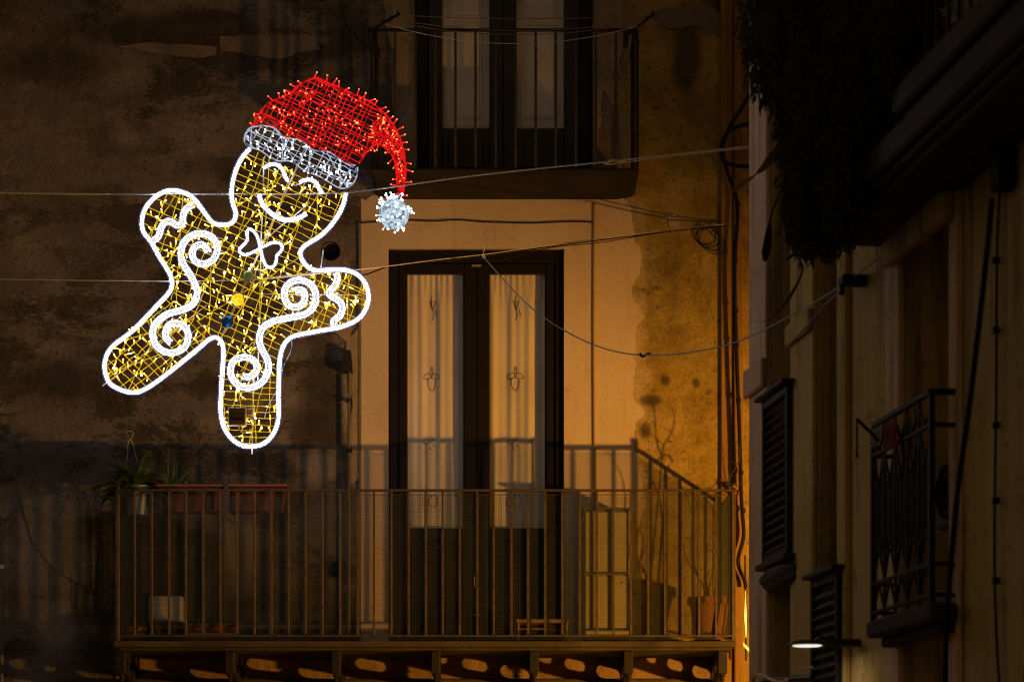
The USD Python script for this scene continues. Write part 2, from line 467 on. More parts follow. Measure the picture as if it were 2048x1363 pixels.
glow('rope_light', (0.86, 0.92, 1.0), (0.55, 0.68, 1.0), 17.0, 4.0, 95.0)
glow('yellow_lead', (0.98, 0.60, 0.010), (0.80, 0.52, 0.010), 0.85, 0.5, 30.0)  # string wires: light caught from their bulbs is put in as glow
glow('red_lead', (0.95, 0.010, 0.010), (0.60, 0.006, 0.008), 0.85, 0.40, 30.0)
glow('white_lead', (0.58, 0.68, 0.85), (0.35, 0.44, 0.60), 0.70, 0.24, 30.0)
glow('amber_sleeve', (1.0, 0.62, 0.03), (0.95, 0.52, 0.02), 1.6, 1.0, 40.0)
glow('warm_led', (1.0, 0.80, 0.50), (1.0, 0.72, 0.40), 9.0, 4.0, 60.0)
glow('red_led', (1.0, 0.16, 0.03), (1.0, 0.05, 0.02), 4.0, 1.5, 60.0)
glow('red_sleeve', (1.0, 0.02, 0.015), (0.9, 0.015, 0.012), 1.1, 0.8, 40.0)
glow('cold_led', (0.82, 0.90, 1.0), (0.7, 0.82, 1.0), 6.0, 2.5, 60.0)
glow('lamp_white', (1.0, 0.90, 0.74), (1.0, 0.88, 0.70), 1.0, 0.8, 5.0)
glow('strip_glow', (1.0, 0.62, 0.10), (1.0, 0.55, 0.07), 3.2, 1.6, 6.0)
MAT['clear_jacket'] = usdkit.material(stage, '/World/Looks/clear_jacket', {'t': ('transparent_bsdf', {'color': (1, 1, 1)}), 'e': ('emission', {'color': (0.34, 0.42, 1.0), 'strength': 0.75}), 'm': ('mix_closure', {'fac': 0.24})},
    [('t.BSDF', 'm.closure1'), ('e.emission', 'm.closure2')], surface='m.closure')  # oversized faint blue glow around the ropes, painted in as their halo
glow('bobble_lead', (0.62, 0.80, 0.95), (0.40, 0.55, 0.70), 0.85, 0.35, 40.0)  # bobble wires glow in place of the light their bulbs throw
glow('pale_sleeve', (0.80, 0.88, 1.0), (0.6, 0.7, 0.85), 0.9, 0.5, 40.0)
MAT['green_jewel'] = usdkit.material(stage, '/World/Looks/green_jewel', {'v': ('voronoi_texture', {'scale': 60.0}), 'g': ('geometry', {}), 'r': ('rgb_ramp', {'ramp': [(0.0, (0.03, 0.06, 0.02)), (1.0, (0.22, 0.27, 0.10))]}), 'p': ('principled_bsdf', {'roughness': 0.15, 'metallic': 0.5, 'emission_color': (0.10, 0.12, 0.03), 'emission_strength': 0.5})},
    [('g.position', 'v.vector'), ('v.color', 'r.fac'), ('r.color', 'p.base_color')], surface='p.BSDF')
MAT['amber_jewel'] = usdkit.material(stage, '/World/Looks/amber_jewel', {'v': ('voronoi_texture', {'scale': 70.0}), 'g': ('geometry', {}), 'r': ('rgb_ramp', {'ramp': [(0.0, (0.75, 0.36, 0.0)), (1.0, (1.0, 0.70, 0.04))]}), 'e': ('emission', {'strength': 1.35})},
    [('g.position', 'v.vector'), ('v.color', 'r.fac'), ('r.color', 'e.color')], surface='e.emission')
MAT['blue_jewel'] = usdkit.material(stage, '/World/Looks/blue_jewel', {'v': ('voronoi_texture', {'scale': 55.0}), 'g': ('geometry', {}), 'r': ('rgb_ramp', {'ramp': [(0.0, (0.004, 0.006, 0.012)), (0.55, (0.01, 0.02, 0.04)), (0.75, (0.0, 0.10, 0.35)), (1.0, (0.0, 0.4, 0.45))]}), 'p': ('principled_bsdf', {'roughness': 0.12, 'metallic': 0.6, 'emission_strength': 0.9})},
    [('g.position', 'v.vector'), ('v.color', 'r.fac'), ('r.color', 'p.base_color'), ('r.color', 'p.emission_color')], surface='p.BSDF')

# ------------------------------------------------------------------ ground
m = MB(); m.box((-60, -60, -0.3), (60, 60, 0.0))
m.build('ground', 'street_stone', kind='structure', label='dark paved street below the houses')

# ------------------------------------------------------------------ the old house
house = thing('old_house', 'old house wall with stained peeling plaster, two balconies and tall dark doors', 'building', (0, 0, 0))
door_px = (777, 1128, 498, 1283)
updoor_px = (830, 1185, -60, 345)
hole = [sbox(fx(a), fz(d), fx(b), fz(c)) for a, b, c, d in (door_px, updoor_px)]
vents = [(662, 502, 18), (668, 1138, 14)]
for (a, b, r) in vents:
    c = P(a, b); hole.append(Point(c[0], c[2]).buffer(r / 300, 12))
wall_poly = sbox(-6.5, 0.0, 6.5, 9.5).difference(unary_union(hole))
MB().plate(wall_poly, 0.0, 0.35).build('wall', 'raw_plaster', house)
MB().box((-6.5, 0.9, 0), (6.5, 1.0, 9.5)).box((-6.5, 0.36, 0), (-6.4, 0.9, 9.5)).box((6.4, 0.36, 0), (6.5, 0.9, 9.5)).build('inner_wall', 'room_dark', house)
for (a, b, r) in vents:
    c = P(a, b); v = MB()
    v.lathe([(r / 300, 0.0), (r / 300 + 0.004, -0.003), (r / 300 + 0.004, 0.06), (r / 300 - 0.001, 0.06)], c, 24, 'y')
    path = v.build('vent', 'black_rubber', house, smooth=True)
    w = MB()
    for k in range(-3, 4):
        w.box((c[0] - r / 300, 0.05, c[2] + k * 0.016 - 0.004), (c[0] + r / 300, 0.054, c[2] + k * 0.016 + 0.004))
    w.build('vent_grille', 'black_iron', path)

# painted plaster round the door, broken away along its right edge and its top
edge = [(722, 396), (1238, 394), (1262, 420), (1272, 470), (1288, 520), (1268, 580), (1282, 640), (1272, 700), (1268, 790), (1282, 830), (1270, 880), (1276, 960), (1266, 1040), (1276, 1110), (1268, 1200), (1274, 1284), (722, 1284)]
outer = ragged([(fx(a), fz(b)) for a, b in edge], 0.05, 0.010, 3, 13.0)
cream = outer.union(sbox(fx(722), fz(1284), fx(1100), fz(402))).intersection(sbox(fx(722), fz(1284), fx(1320), fz(385))).difference(hole[0])
MB().plate(cream, -0.005, 0.001).build('painted_plaster', 'cream_plaster', house)
band = ragged([(fx(a), fz(b)) for a, b in ((760, 392), (1236, 392), (1232, 412), (1190, 404), (1110, 424), (1040, 406), (930, 420), (860, 404), (790, 414))], 0.02, 0.012, 9, 14.0)
MB().plate(band, -0.012, -0.004).build('plaster_flake', 'cream_plaster', house)
s = MB(); zz = np.linspace(fz(1278), fz(405), 60)
s.tube(np.c_[fx(1188.5) + 0.002 * np.sin(zz * 3), np.full(60, -0.014), zz], 0.009, 6)
s.build('corner_bead', 'yellow_seam', house)
s = MB(); s.box((fx(718), -0.016, fz(1284)), (fx(722.5), 0.001, fz(446))); s.build('edge_strip', 'patch_plaster', house)
# loose scabs of plaster on the bare wall
scabs = [([(230, 92), (300, 84), (370, 88), (432, 92), (425, 112), (360, 116), (318, 110)], 'patch_plaster'), ([(436, 70), (620, 74), (640, 96), (560, 118), (440, 100)], 'patch_plaster'),
         ([(768, 0), (832, -20), (834, 160), (836, 340), (805, 345), (796, 250), (782, 200), (790, 120), (770, 60)], 'peeling_plaster'),
         ([(1186, -20), (1240, -10), (1262, 60), (1236, 120), (1250, 200), (1226, 214), (1206, 180), (1198, 260), (1190, 345), (1184, 345)], 'peeling_plaster'),
         ([(1236, 220), (1262, 226), (1268, 320), (1250, 345), (1234, 290)], 'patch_plaster'),
         ([(560, 575), (640, 560), (700, 590), (705, 690), (660, 660), (600, 680)], 'peeling_plaster'), ([(690, 690), (720, 650), (720, 960), (700, 975), (704, 800)], 'peeling_plaster'),
         ([(1300, 20), (1420, 10), (1452, 40), (1440, 70), (1400, 52), (1330, 60)], 'patch_plaster'), ([(40, 1000), (150, 980), (200, 1040), (190, 1180), (120, 1150), (70, 1090)], 'raw_plaster'),
         ([(1330, 424), (1356, 426), (1358, 456), (1340, 462)], 'peeling_plaster')]
for k, (o, mt) in enumerate(scabs):
    pl = ragged([(fx(a), fz(b)) for a, b in o], 0.03, 0.015, 20 + k, 10.0).difference(unary_union(hole).buffer(0.004))
    MB().plate(pl, -0.006 - 0.0007 * k, 0.001).build('plaster_scab', mt, house)
under = ragged([(fx(a), fz(b)) for a, b in ((232, 1290), (1440, 1290), (1440, 1372), (232, 1376))], 0.02, 0.015, 51, 12.0)
MB().plate(under, -0.011, 0.001).build('rough_plaster', 'rough_orange_plaster', house)
# string course at the bottom of the picture and the corner pilaster
MB().cbox((fx(120), -0.09, fz(1376)), (fx(1446), 0.0, fz(1358)), 0.01).build('string_course', 'balcony_stone', house)
p = MB()
p.cbox((fx(1441), -0.035, 0.0), (fx(1466), 0.0, 9.4), 0.006).cbox((fx(1466.5), -0.065, 0.0), (fx(1484), 0.0, 9.4), 0.008)
p.build('corner_pilaster', 'red_brown_plaster', house)
c = MB(); c.cbox((fx(1462, -.2), -0.12, fz(975, -.2)), (fx(1482, -.2), 0.0, fz(967, -.2)), 0.004).cbox((fx(1466, -.2), -0.10, fz(984, -.2)), (fx(1480, -.2), 0.0, fz(975.5, -.2)), 0.004)
c.build('pilaster_collar', 'red_brown_plaster', house)
# crack-like cable clipped over the lintel
pts = [P(a, b, -0.016) for a, b in ((722, 446), (760, 443), (830, 441), (878, 442), (905, 440), (955, 443), (1000, 445), (1070, 446), (1120, 444), (1186, 445))]
MB().tube(spline(pts, 0.02), 0.004, 5).build('lintel_cable', 'black_rubber', house, smooth=True)


def bx(px0, px1, py0, py1, y0, y1, ref=0.0):
    """box from facade pixels (taken at depth ref)"""
    return (fx(px0, ref), y0, fz(py1, ref)), (fx(px1, ref), y1, fz(py0, ref))


# lower door: frame, two leaves, each with its pane
dm = MB()
dm.cbox(*bx(777.6, 795, 498.6, 1283, 0.03, 0.13)).cbox(*bx(1111, 1127.4, 498.6, 1283, 0.03, 0.13)).cbox(*bx(795.4, 1110.6, 498.6, 522, 0.03, 0.13))
door = dm.build('door', 'door_wood', house)
for (a, b, ga, gb) in ((796, 952.6, 812, 928), (953.4, 1110, 977, 1092)):
    lf = MB()
    lf.cbox(*bx(a, ga, 523, 1282, 0.045, 0.10)).cbox(*bx(gb, b, 523, 1282, 0.045, 0.10))
    lf.cbox(*bx(ga + .3, gb - .3, 523, 542, 0.045, 0.10)).cbox(*bx(ga + .3, gb - .3, 1055, 1078, 0.045, 0.10)).cbox(*bx(ga + .3, gb - .3, 1262, 1282, 0.045, 0.10))
    lf.cbox(*bx(ga + .3, gb - .3, 1078.5, 1261.5, 0.066, 0.085)).cbox(*bx(ga + 10, gb - 10, 1092, 1248, 0.055, 0.07), c=0.01)
    lf.build('door_leaf', 'door_wood', door)
    MB().box(*bx(ga, gb, 542, 1055, 0.072, 0.076)).build('pane', 'door_glass', door)
    bd = MB()
    for q in ((ga, ga + 2.2, 542, 1055), (gb - 2.2, gb, 542, 1055), (ga + 2.3, gb - 2.3, 542, 544.2), (ga + 2.3, gb - 2.3, 1052.8, 1055)):
        bd.box(*bx(*q, 0.06, 0.071))
    bd.build('glazing_bead', 'dark_wood', door)
MB().cbox(*bx(943, 962, 525.5, 530, 0.035, 0.05), c=0.003).build('catch', 'brass_latch', door)
MB().cbox(*bx(947, 950, 1150, 1172, 0.02, 0.045), c=0.003).build('handle', 'brass_latch', door)
MB().cbox(*bx(946, 959, 1226, 1229, 0.034, 0.046), c=0.002).build('letter_plate', 'brass_latch', door)
MB().cbox(*bx(777.6, 1127.4, 1276, 1290, -0.03, 0.2), c=0.006).build('threshold', 'balcony_stone', door)

# upper door with pale inner shutters
dm = MB()
dm.cbox(*bx(830.6, 856, -58, 345, 0.03, 0.14)).cbox(*bx(1160, 1184.4, -58, 345, 0.03, 0.14)).cbox(*bx(855.9, 1160.1, -58.5, -40, 0.031, 0.043))
door2 = dm.build('door', 'dark_wood', house)
for (a, b, ga, gb) in ((856.5, 1005.6, 883, 979), (1006.4, 1159.5, 1032, 1129)):
    lf = MB()
    lf.cbox(*bx(a, ga, -58, 345, 0.045, 0.10)).cbox(*bx(gb, b, -58, 345, 0.045, 0.10)).cbox(*bx(ga + .3, gb - .3, 251, 345, 0.06, 0.09)).cbox(*bx(ga + 12, gb - 12, 266, 332, 0.048, 0.07), c=0.01)
    lf.build('door_leaf', 'dark_panel', door2)
    MB().box(*bx(ga, gb, -58, 251, 0.072, 0.076)).build('pane', 'door_glass', door2)
    sh = MB()
    sh.box(*bx(ga + 1, gb - 1, -58, 254, 0.12, 0.135))
    for (u0, u1, v0, v1) in ((ga + 20, gb - 20, 40, 222), (ga + 20, gb - 20, -56, 20)):
        sh.cbox(*bx(u0, u1, v0, v1, 0.112, 0.121), c=0.004)
        for q in ((u0 - 4, u1 + 4, v1 + 1, v1 + 4), (u0 - 4, u1 + 4, v0 - 4, v0 - 1), (u0 - 4, u0 - 1, v0, v1), (u1 + 1, u1 + 4, v0, v1)):
            sh.box(*bx(*q, 0.106, 0.121))
    sh.build('inner_shutter', 'white_panel', door2)

# ---- lower balcony
YB = -0.70
sl = MB()
zt, zb = fz(1281, YB), fz(1293, YB)
sl.cbox((fx(228, YB), YB - 0.02, zb), (fx(1472, YB), 0.0, zt), 0.006)
sl.cbox((fx(236, YB), YB + 0.03, zb - 0.018), (fx(1464, YB), 0.0, zb - 0.0005), 0.004)
bal = sl.build('balcony', 'balcony_stone', house)
zr, zbot = fz(979.5, YB), fz(1270, YB)
xl, xr = fx(234, YB), fx(1467.5, YB)
yf = YB + 0.02
h = MB(); h.cbox((xl - 0.012, yf - 0.018, zr - 0.006), (xr + 0.012, yf + 0.018, zr + 0.008), 0.003)
h.build('handrail', 'railing_paint', bal)
for x in (xl, xr):
    MB().cbox((x - 0.016, yf + 0.019, zr - 0.006), (x + 0.016, -0.001, zr + 0.008), 0.003).build('handrail', 'railing_paint', bal)
b = MB(); b.cbox((xl, yf - 0.012, zbot - 0.006), (xr, yf + 0.012, zbot + 0.006), 0.002); b.build('bottom_rail', 'railing_paint', bal)
for x in (xl, xr):
    MB().cbox((x - 0.01, yf + 0.013, zbot - 0.006), (x + 0.01, -0.001, zbot + 0.006), 0.002).build('bottom_rail', 'railing_paint', bal)
for k in range(1, 36):
    x = xl + (xr - xl) * k / 36 + rng.uniform(-.002, .002)
    MB().cbox((x - 0.0078, yf - 0.0078, zbot + 0.0065), (x + 0.0078, yf + 0.0078, zr - 0.0065), 0.002).build('baluster', 'railing_paint', bal)
for x in (xl, xr):
    pm = MB(); pm.cbox((x - 0.013, yf - 0.013, zt), (x + 0.013, yf + 0.013, zr - 0.007), 0.003)
    pm.lathe([(0.0, 0.05), (0.016, 0.045), (0.02, 0.03), (0.014, 0.015), (0.02, 0.009), (0.0, 0.008)][::-1], (x, yf, zr), 12)
    pm.build('corner_post', 'railing_paint', bal)
    for k in range(1, 7):
        y = yf + (0 - yf) * k / 6.6
        MB().cbox((x - 0.007, y - 0.007, zbot + 0.0065), (x + 0.007, y + 0.007, zr - 0.0065), 0.002).build('baluster', 'railing_paint', bal)
# wire netting tied behind the bars
w = MB(); zn0, zn1 = zbot - 0.02, zr - 0.02
yn = yf + 0.014
pitch, th = 0.0112, 0.0008


def warp(x, z):
    return 0.006 * math.sin(x * 3.1 + z * 4) + 0.004 * math.sin(x * 9 + 1)


for k in range(int((xr - xl) / pitch)):
    x = xl + 0.004 + k * pitch
    w.box((x - th, yn + warp(x, 0), zn0), (x + th, yn + 0.0012 + warp(x, 0), zn1))
for k in range(int((zn1 - zn0) / pitch)):
    z = zn0 + k * pitch
    xs = np.linspace(xl, xr, 40)
    for i in range(39):
        a, c2 = xs[i], xs[i + 1]
        w.hull([(a, yn + 0.0021 + warp(a, 0) + q, z + r) for q in (0, .0012) for r in (-th, th)] + [(c2, yn + 0.0021 + warp(c2, 0) + q, z + r) for q in (0, .0012) for r in (-th, th)])
for x, sgn in ((xl, 1), (xr, -1)):
    for k in range(int(-yn / pitch)):
        y = yn + k * pitch
        w.box((x + sgn * 0.012, y - th, zn0), (x + sgn * 0.014, y + th, zn1 + 0.0))
    for k in range(int((zn1 - zn0) / pitch)):
        z = zn0 + k * pitch
        w.box((x + sgn * 0.0142, yn, z - th), (x + sgn * 0.0162, 0, z + th))
w.build('wire_netting', 'mesh_wire', bal, kind='stuff')
t = MB(); t.tube([(xl, yn - 0.002, zr - 0.024), (xr, yn - 0.002, zr - 0.024)], 0.0028, 5); t.build('netting_wire', 'railing_paint', bal)
# iron brackets under the slab: pierced plates with drop finials
for px in (240, 458, 671, 871, 1068, 1257, 1446):
    x = fx(px, YB)
    zt2 = zb - 0.019
    o = Polygon([(0, 0), (0, -0.25), (-0.05, -0.245), (-0.2, -0.205), (-0.45, -0.16), (-0.60, -0.135), (-0.63, -0.12), (-0.65, -0.05), (-0.66, 0)])
    o = o.difference(unary_union([LineString([(-0.06, -0.12), (-0.17, -0.105)]).buffer(0.040), LineString([(-0.29, -0.09), (-0.37, -0.083)]).buffer(0.033), LineString([(-0.48, -0.072), (-0.52, -0.068)]).buffer(0.026)]))
    e = trimesh.creation.extrude_polygon(o, 0.026, engine='earcut'); vv = np.array(e.vertices)
    bm = MB(); bm.add(np.stack([x - 0.013 + vv[:, 2], vv[:, 0], zt2 + vv[:, 1]], 1), e.faces)
    bm.cbox((x - 0.03, -0.67, zt2 - 0.15), (x + 0.03, -0.64, zt2), 0.006)
    bk = bm.build('bracket', 'black_iron', bal)
    MB().lathe([(0.0, 0.0), (0.018, 0.0), (0.022, -0.012), (0.010, -0.022), (0.017, -0.034), (0.012, -0.046), (0.004, -0.052), (0.0, -0.06)], (x, -0.645, zt2 - 0.15), 12).build('finial', 'black_iron', bk, smooth=40)

# ---- upper balcony
YU = -0.55
sl = MB()
z0, z1, z2 = fz(336, YU), fz(344, YU), fz(391, 0)
xa, xb = fx(741, YU), fx(1278, YU)
sl.cbox((xa, YU, z1), (xb, 0, z0), 0.008)
zs = [z1 - 0.0005, z1 - 0.008, z1 - 0.0085, z1 - 0.016, z1 - 0.0165, z1 - 0.026]
for (ins0, ins1, za, zc) in ((0.02, 0.03, zs[0], zs[1]), (0.045, 0.09, zs[2], zs[3]), (0.11, 0.17, zs[4], zs[5])):
    pts = []
    for ins, z in ((ins0, za), (ins1, zc)):
        for X_ in (xa + ins * 0.7, xb - ins * 0.7):
            for Y_ in (YU + ins, 0.0):
                pts.append((X_, Y_, z))
    sl.hull(pts)
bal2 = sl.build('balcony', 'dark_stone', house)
zr2, zb2 = fz(57, YU), fz(338.5, YU)
xl2, xr2 = fx(747, YU), fx(1271, YU)
yf2 = YU + 0.03
MB().cbox((xl2 - 0.01, yf2 - 0.015, zr2 - 0.007), (xr2 + 0.01, yf2 + 0.015, zr2 + 0.007), 0.003).build('handrail', 'black_iron', bal2)
MB().cbox((xl2, yf2 - 0.012, zb2 + 0.0), (xr2, yf2 + 0.012, zb2 + 0.012), 0.003).build('bottom_rail', 'black_iron', bal2)
for k in range(12):
    x = fx(790 + 40.2 * k, YU)
    MB().cbox((x - 0.0085, yf2 - 0.0085, zb2 + 0.0125), (x + 0.0085, yf2 + 0.0085, zr2 - 0.0075), 0.002).build('baluster', 'railing_paint', bal2)
for x in (xl2, xr2):
    pm = MB(); pm.cbox((x - 0.022, yf2 - 0.02, zb2 + 0.0125), (x - 0.006, yf2 + 0.02, zr2 - 0.0075), 0.003).cbox((x + 0.006, yf2 - 0.02, zb2 + 0.0125), (x + 0.022, yf2 + 0.02, zr2 - 0.0075), 0.003)
    pm.build('corner_post', 'black_iron', bal2)
    MB().cbox((x - 0.012, yf2 + 0.016, zr2 - 0.007), (x + 0.012, 0, zr2 + 0.007), 0.003).build('handrail', 'black_iron', bal2)
    for k in range(1, 4):
        y = yf2 * (1 - k / 4)
        MB().cbox((x - 0.008, y - 0.008, z0), (x + 0.008, y + 0.008, zr2 - 0.0075), 0.002).build('baluster', 'black_iron', bal2)
arms = []
for (p0, p1) in (((740, 62), (798, 28)), ((1252, 72), (1308, 27))):
    am = MB(); a_, b_ = P(*p0, YU - 0.04), P(*p1, YU - 0.30)
    am.tube([a_, b_], 0.009, 6).tube([a_ + (0.0, 0, 0.02), a_ + (0.0, 0.06, -0.05)], 0.016, 6)
    for t_ in (0.45, 0.7, 0.95):
        q = a_ + (b_ - a_) * t_
        am.tube([q + (0, 0, -0.02), q + (0, 0, 0.025)], 0.004, 5)
    am.build('line_arm', 'black_iron', bal2); arms.append((a_, b_))
for k, (t_, sag, lab) in enumerate(((0.95, 0.05, 'topmost clothes line, almost straight between the upper balcony arms'), (0.72, 0.13, 'middle clothes line dipping along the upper balcony handrail'),
                                    (0.6, 0.15, 'darker clothes line close under the middle one on the upper balcony'), (0.45, 0.22, 'lowest and palest clothes line, sagging below the upper handrail'))):
    a_, b_ = [q[0] + (q[1] - q[0]) * t_ for q in arms]
    u_ = np.linspace(0, 1, 40)
    pts = a_[None] + (b_ - a_)[None] * u_[:, None]; pts[:, 2] -= sag * 4 * u_ * (1 - u_) * 0.55
    th_ = thing('clothes_line', lab, 'clothes line', a_)
    MB().tube(pts, 0.0028 if k < 3 else 0.0024, 5).build('cord', 'line_cord' if k < 3 else 'galvanised_wire', th_)

# pipe beside the door with its cowl, and a pole at the far left
t = thing('wall_pipe', 'thin grey pipe with dark cowl on the stained wall left of the lower door', 'pipe', P(697, 1000))
MB().tube([P(698, 735, -.05), P(697.5, 1275, -.05)], 0.0095, 8).build('tube', 'grey_conduit', t, smooth=40)
c = P(694, 722, -.06)
MB().hull([(c[0] + a * w_, c[1] + b, c[2] + z) for z, w_ in ((-.07, .036), (.07, .024)) for a in (-1, 1) for b in (-.02, .05)]).build('cowl', 'black_iron', t)
for y_ in (800, 900):
    q = P(698, y_, -.05); MB().cbox(q + (-.02, -.012, -.008), q + (.02, .05, .008), .002).build('clip', 'black_iron', t)
t = thing('wall_pole', 'slim dark metal pole at the left edge of the picture', 'pole', P(4, 1363, -.1))
MB().tube([P(3, 1380, -.1), P(3, 1052, -.1)], 0.014, 8).build('tube', 'grey_conduit', t, smooth=40)
MB().lathe([(0.0, -.012), (.02, -.012), (.02, .012), (0.0, .012)], P(3, 1133, -.1), 12).build('collar', 'galvanised_wire', t)

# ------------------------------------------------------------------ curtains behind the panes
def curtain(x0, x1, seed, label):
    t = thing('curtain', label, 'curtain', P((x0 + x1) / 2, 1058, 0.11))
    r = np.random.default_rng(seed)
    nx, nz = 130, 60
    xs, zs_ = np.linspace(fx(x0 + 1), fx(x1 - 1), nx), np.linspace(fz(1060), fz(538), nz)
    ph, fr = r.uniform(0, 6, 4), (18, 33, 52, 75)

    def yy(x, z):
        u = (x - xs[0]) / (xs[-1] - xs[0]); v = (z - zs_[0]) / (zs_[-1] - zs_[0])
        drift = 0.25 * np.sin(2.2 * v + ph[0]) * (1 - v)
        f = 0.0075 * np.sin(2 * math.pi * (1.7 * u + drift) + ph[1]) + 0.005 * np.sin(2 * math.pi * (3.1 * u - drift) + ph[2]) + 0.003 * np.sin(2 * math.pi * 6.3 * u + ph[3])
        g = 0.004 * np.sin(2 * math.pi * 9 * u + ph[0] + 1.8 * np.sin(6 * u + ph[1]))
        gather = np.clip((v - 0.86) / 0.14, 0, 1)
        return 0.112 + f * (1 - 0.7 * gather) + g * gather
    X_, Z_ = np.meshgrid(xs, zs_)
    Y_ = yy(X_, Z_)
    i, j = np.meshgrid(np.arange(nz - 1), np.arange(nx - 1), indexing='ij')
    q = np.stack([i * nx + j, i * nx + j + 1, (i + 1) * nx + j + 1, (i + 1) * nx + j], -1).reshape(-1, 4)
    MB().add(np.stack([X_, Y_, Z_], -1).reshape(-1, 3), q).build('cloth', 'curtain_cloth', t, smooth=True)
    MB().tube([(xs[0] - .01, .1, zs_[-1] - 0.01), (xs[-1] + .01, .1, zs_[-1] - 0.01)], 0.005, 6).build('rod', 'brass_latch', t)
    hem = MB(); zc = np.full(80, fz(580)); xc = np.linspace(xs[0], xs[-1], 80); hem.tube(np.c_[xc, yy(xc, zc) - 0.002, zc], 0.0016, 4); hem.build('hem', 'curtain_cloth', t)
    cx = (x0 + x1) / 2 - 8 + (4 if seed == 5 else 0)

    def stitch(mb, pts):
        p = spline([(fx(cx + a), fz(b)) for a, b in pts], 0.006)
        mb.tube(np.c_[p[:, 0], yy(p[:, 0], p[:, 1]) - 0.003, p[:, 1]], 0.0021, 4)
    e = MB()                                                        # a bow, a strawberry, a spray, a blossom
    for pts in ([(-5, 592), (-2, 600), (2, 612), (6, 600), (10, 594)], [(1, 583), (0, 596), (2, 612)], [(2, 612), (4, 620), (0, 634)], [(8, 612), (12, 626)], [(-3, 596), (3, 596)]):
        stitch(e, pts)
    e.build('embroidery', 'thread', t)
    e = MB()
    for pts in ([(0, 748), (-7, 752), (-8, 760), (-4, 770), (1, 775), (6, 768), (8, 758), (6, 751), (0, 748)], [(0, 748), (-8, 740), (-16, 748), (-6, 750)], [(1, 748), (9, 740), (17, 747), (8, 750)], [(0, 746), (-2, 736), (1, 726)], [(1, 746), (3, 736), (1, 726)]):
        stitch(e, pts)
    e.build('embroidery', 'thread', t)
    e = MB()
    for pts in ([(-16, 878), (-10, 873), (-2, 875), (-6, 880), (-14, 880)], [(0, 877), (4, 872), (8, 876)], [(2, 882), (8, 888)], [(-4, 886), (-1, 892), (2, 894)], [(0, 868), (1, 874)]):
        stitch(e, pts)
    e.build('embroidery', 'thread', t)
    e = MB()
    for pts in ([(-18, 1000), (-12, 992), (-6, 998), (-12, 1006), (-18, 1000)], [(-4, 990), (4, 984), (12, 992), (10, 1004), (2, 1008), (-5, 1002), (-4, 990)], [(-12, 1006), (-8, 1018)], [(-3, 984), (1, 990)]):
        stitch(e, pts)
    e.build('embroidery', 'thread', t)


curtain(812, 928, 4, 'pale embroidered curtain behind the left pane of the lower door')
curtain(977, 1092, 5, 'pale embroidered curtain behind the right pane of the lower door')

# ------------------------------------------------------------------ things on the lower balcony
ZF = zt                                                             # balcony floor


def ffx(px, y):
    return fx(px, y)


# metal cabinet
yc = -0.36
t = thing('cabinet', 'tall beige metal cabinet with two doors standing right of the lower door', 'cabinet', (fx(1212, yc), -0.2, ZF))
x0, x1, z1_ = fx(1167, yc), fx(1258, yc), fz(1019, yc)
zm = fz(1147, yc)
MB().cbox((x0, yc + .012, ZF + .04), (x1, -0.03, z1_), .004).build('body', 'cabinet_paint', t)
MB().cbox((x0 + .012, yc, zm + .012), (x1 - .012, yc + .0115, z1_ - .012), .003).build('door', 'cabinet_paint', t)
lo_ = MB().cbox((x0 + .012, yc, ZF + .055), (x1 - .012, yc + .0115, zm - .012), .003).build('door', 'cabinet_paint', t)
MB().lathe([(0, -.003), (.006, -.003), (.006, 0.0)], (x1 - .05, yc, fz(1163, yc)), 10, 'y').build('keyhole', 'black_iron', lo_)
MB().cbox((x0 - .012, yc - .02, z1_ + .0005), (x1 + .004, -.02, z1_ + .014), .003).build('top', 'cabinet_edge', t)
MB().cbox((x0 + .006, yc - .03, zm - .006), (x1 - .006, yc - .001, zm + .006), .002).build('ledge', 'cabinet_edge', t)
MB().box((x0 + .005, yc + .02, ZF), (x1 - .005, -.04, ZF + .0395)).build('plinth', 'cabinet_edge', t)
# low wooden bench
yc = -0.42
t = thing('bench', 'low wooden bench in front of the lower door', 'bench', (fx(1084, yc), yc, ZF))
MB().cbox((fx(1032, yc), yc - .1, fz(1247, yc)), (fx(1136, yc), yc + .1, fz(1240, yc)), .004).build('seat', 'stool_wood', t)
for px in (1035, 1131):
    MB().cbox((fx(px, yc), yc - .09, ZF), (fx(px + 4, yc), yc + .09, fz(1247.3, yc)), .003).build('leg', 'stool_wood', t)
MB().cbox((fx(1039.2, yc), yc - .01, fz(1261, yc)), (fx(1130.8, yc), yc + .01, fz(1255, yc)), .003).build('stretcher', 'stool_wood', t)


def pot_profile(rb, rt, h):
    return [(0, 0), (rb, 0), (rb + (rt - rb) * .86, h * .84), (rt * 1.03, h * .84), (rt * 1.06, h * .86), (rt * 1.06, h), (rt * .93, h), (rt * .9, h * .9), (0, h * .9)]


def twig(mb, p, d, length, r, depth, rr, spread=0.55):
    n = max(3, int(length / 0.025))
    pts = [np.array(p, float)]; d = np.array(d, float)
    kids = []
    for k in range(n):
        d = d + np.array([rr.gauss(0, .14), rr.gauss(0, .09), rr.gauss(0, .08) + .03]); d /= np.linalg.norm(d)
        pts.append(pts[-1] + d * length / n)
        if depth and k > 1 and rr.random() < 0.33:
            kids.append((pts[-1], d, length * (1 - k / n * .6) * .5))
    mb.tube(pts, np.linspace(r, r * .35, len(pts)), 5)
    for (q, dd, l) in kids:
        e = dd + np.array([rr.choice((-1, 1)) * rr.uniform(.4, 1.1), rr.gauss(0, .4), rr.uniform(-.3, .3)]) * spread * 1.4
        twig(mb, q, e / np.linalg.norm(e), l, r * .6, depth - 1, rr, spread)


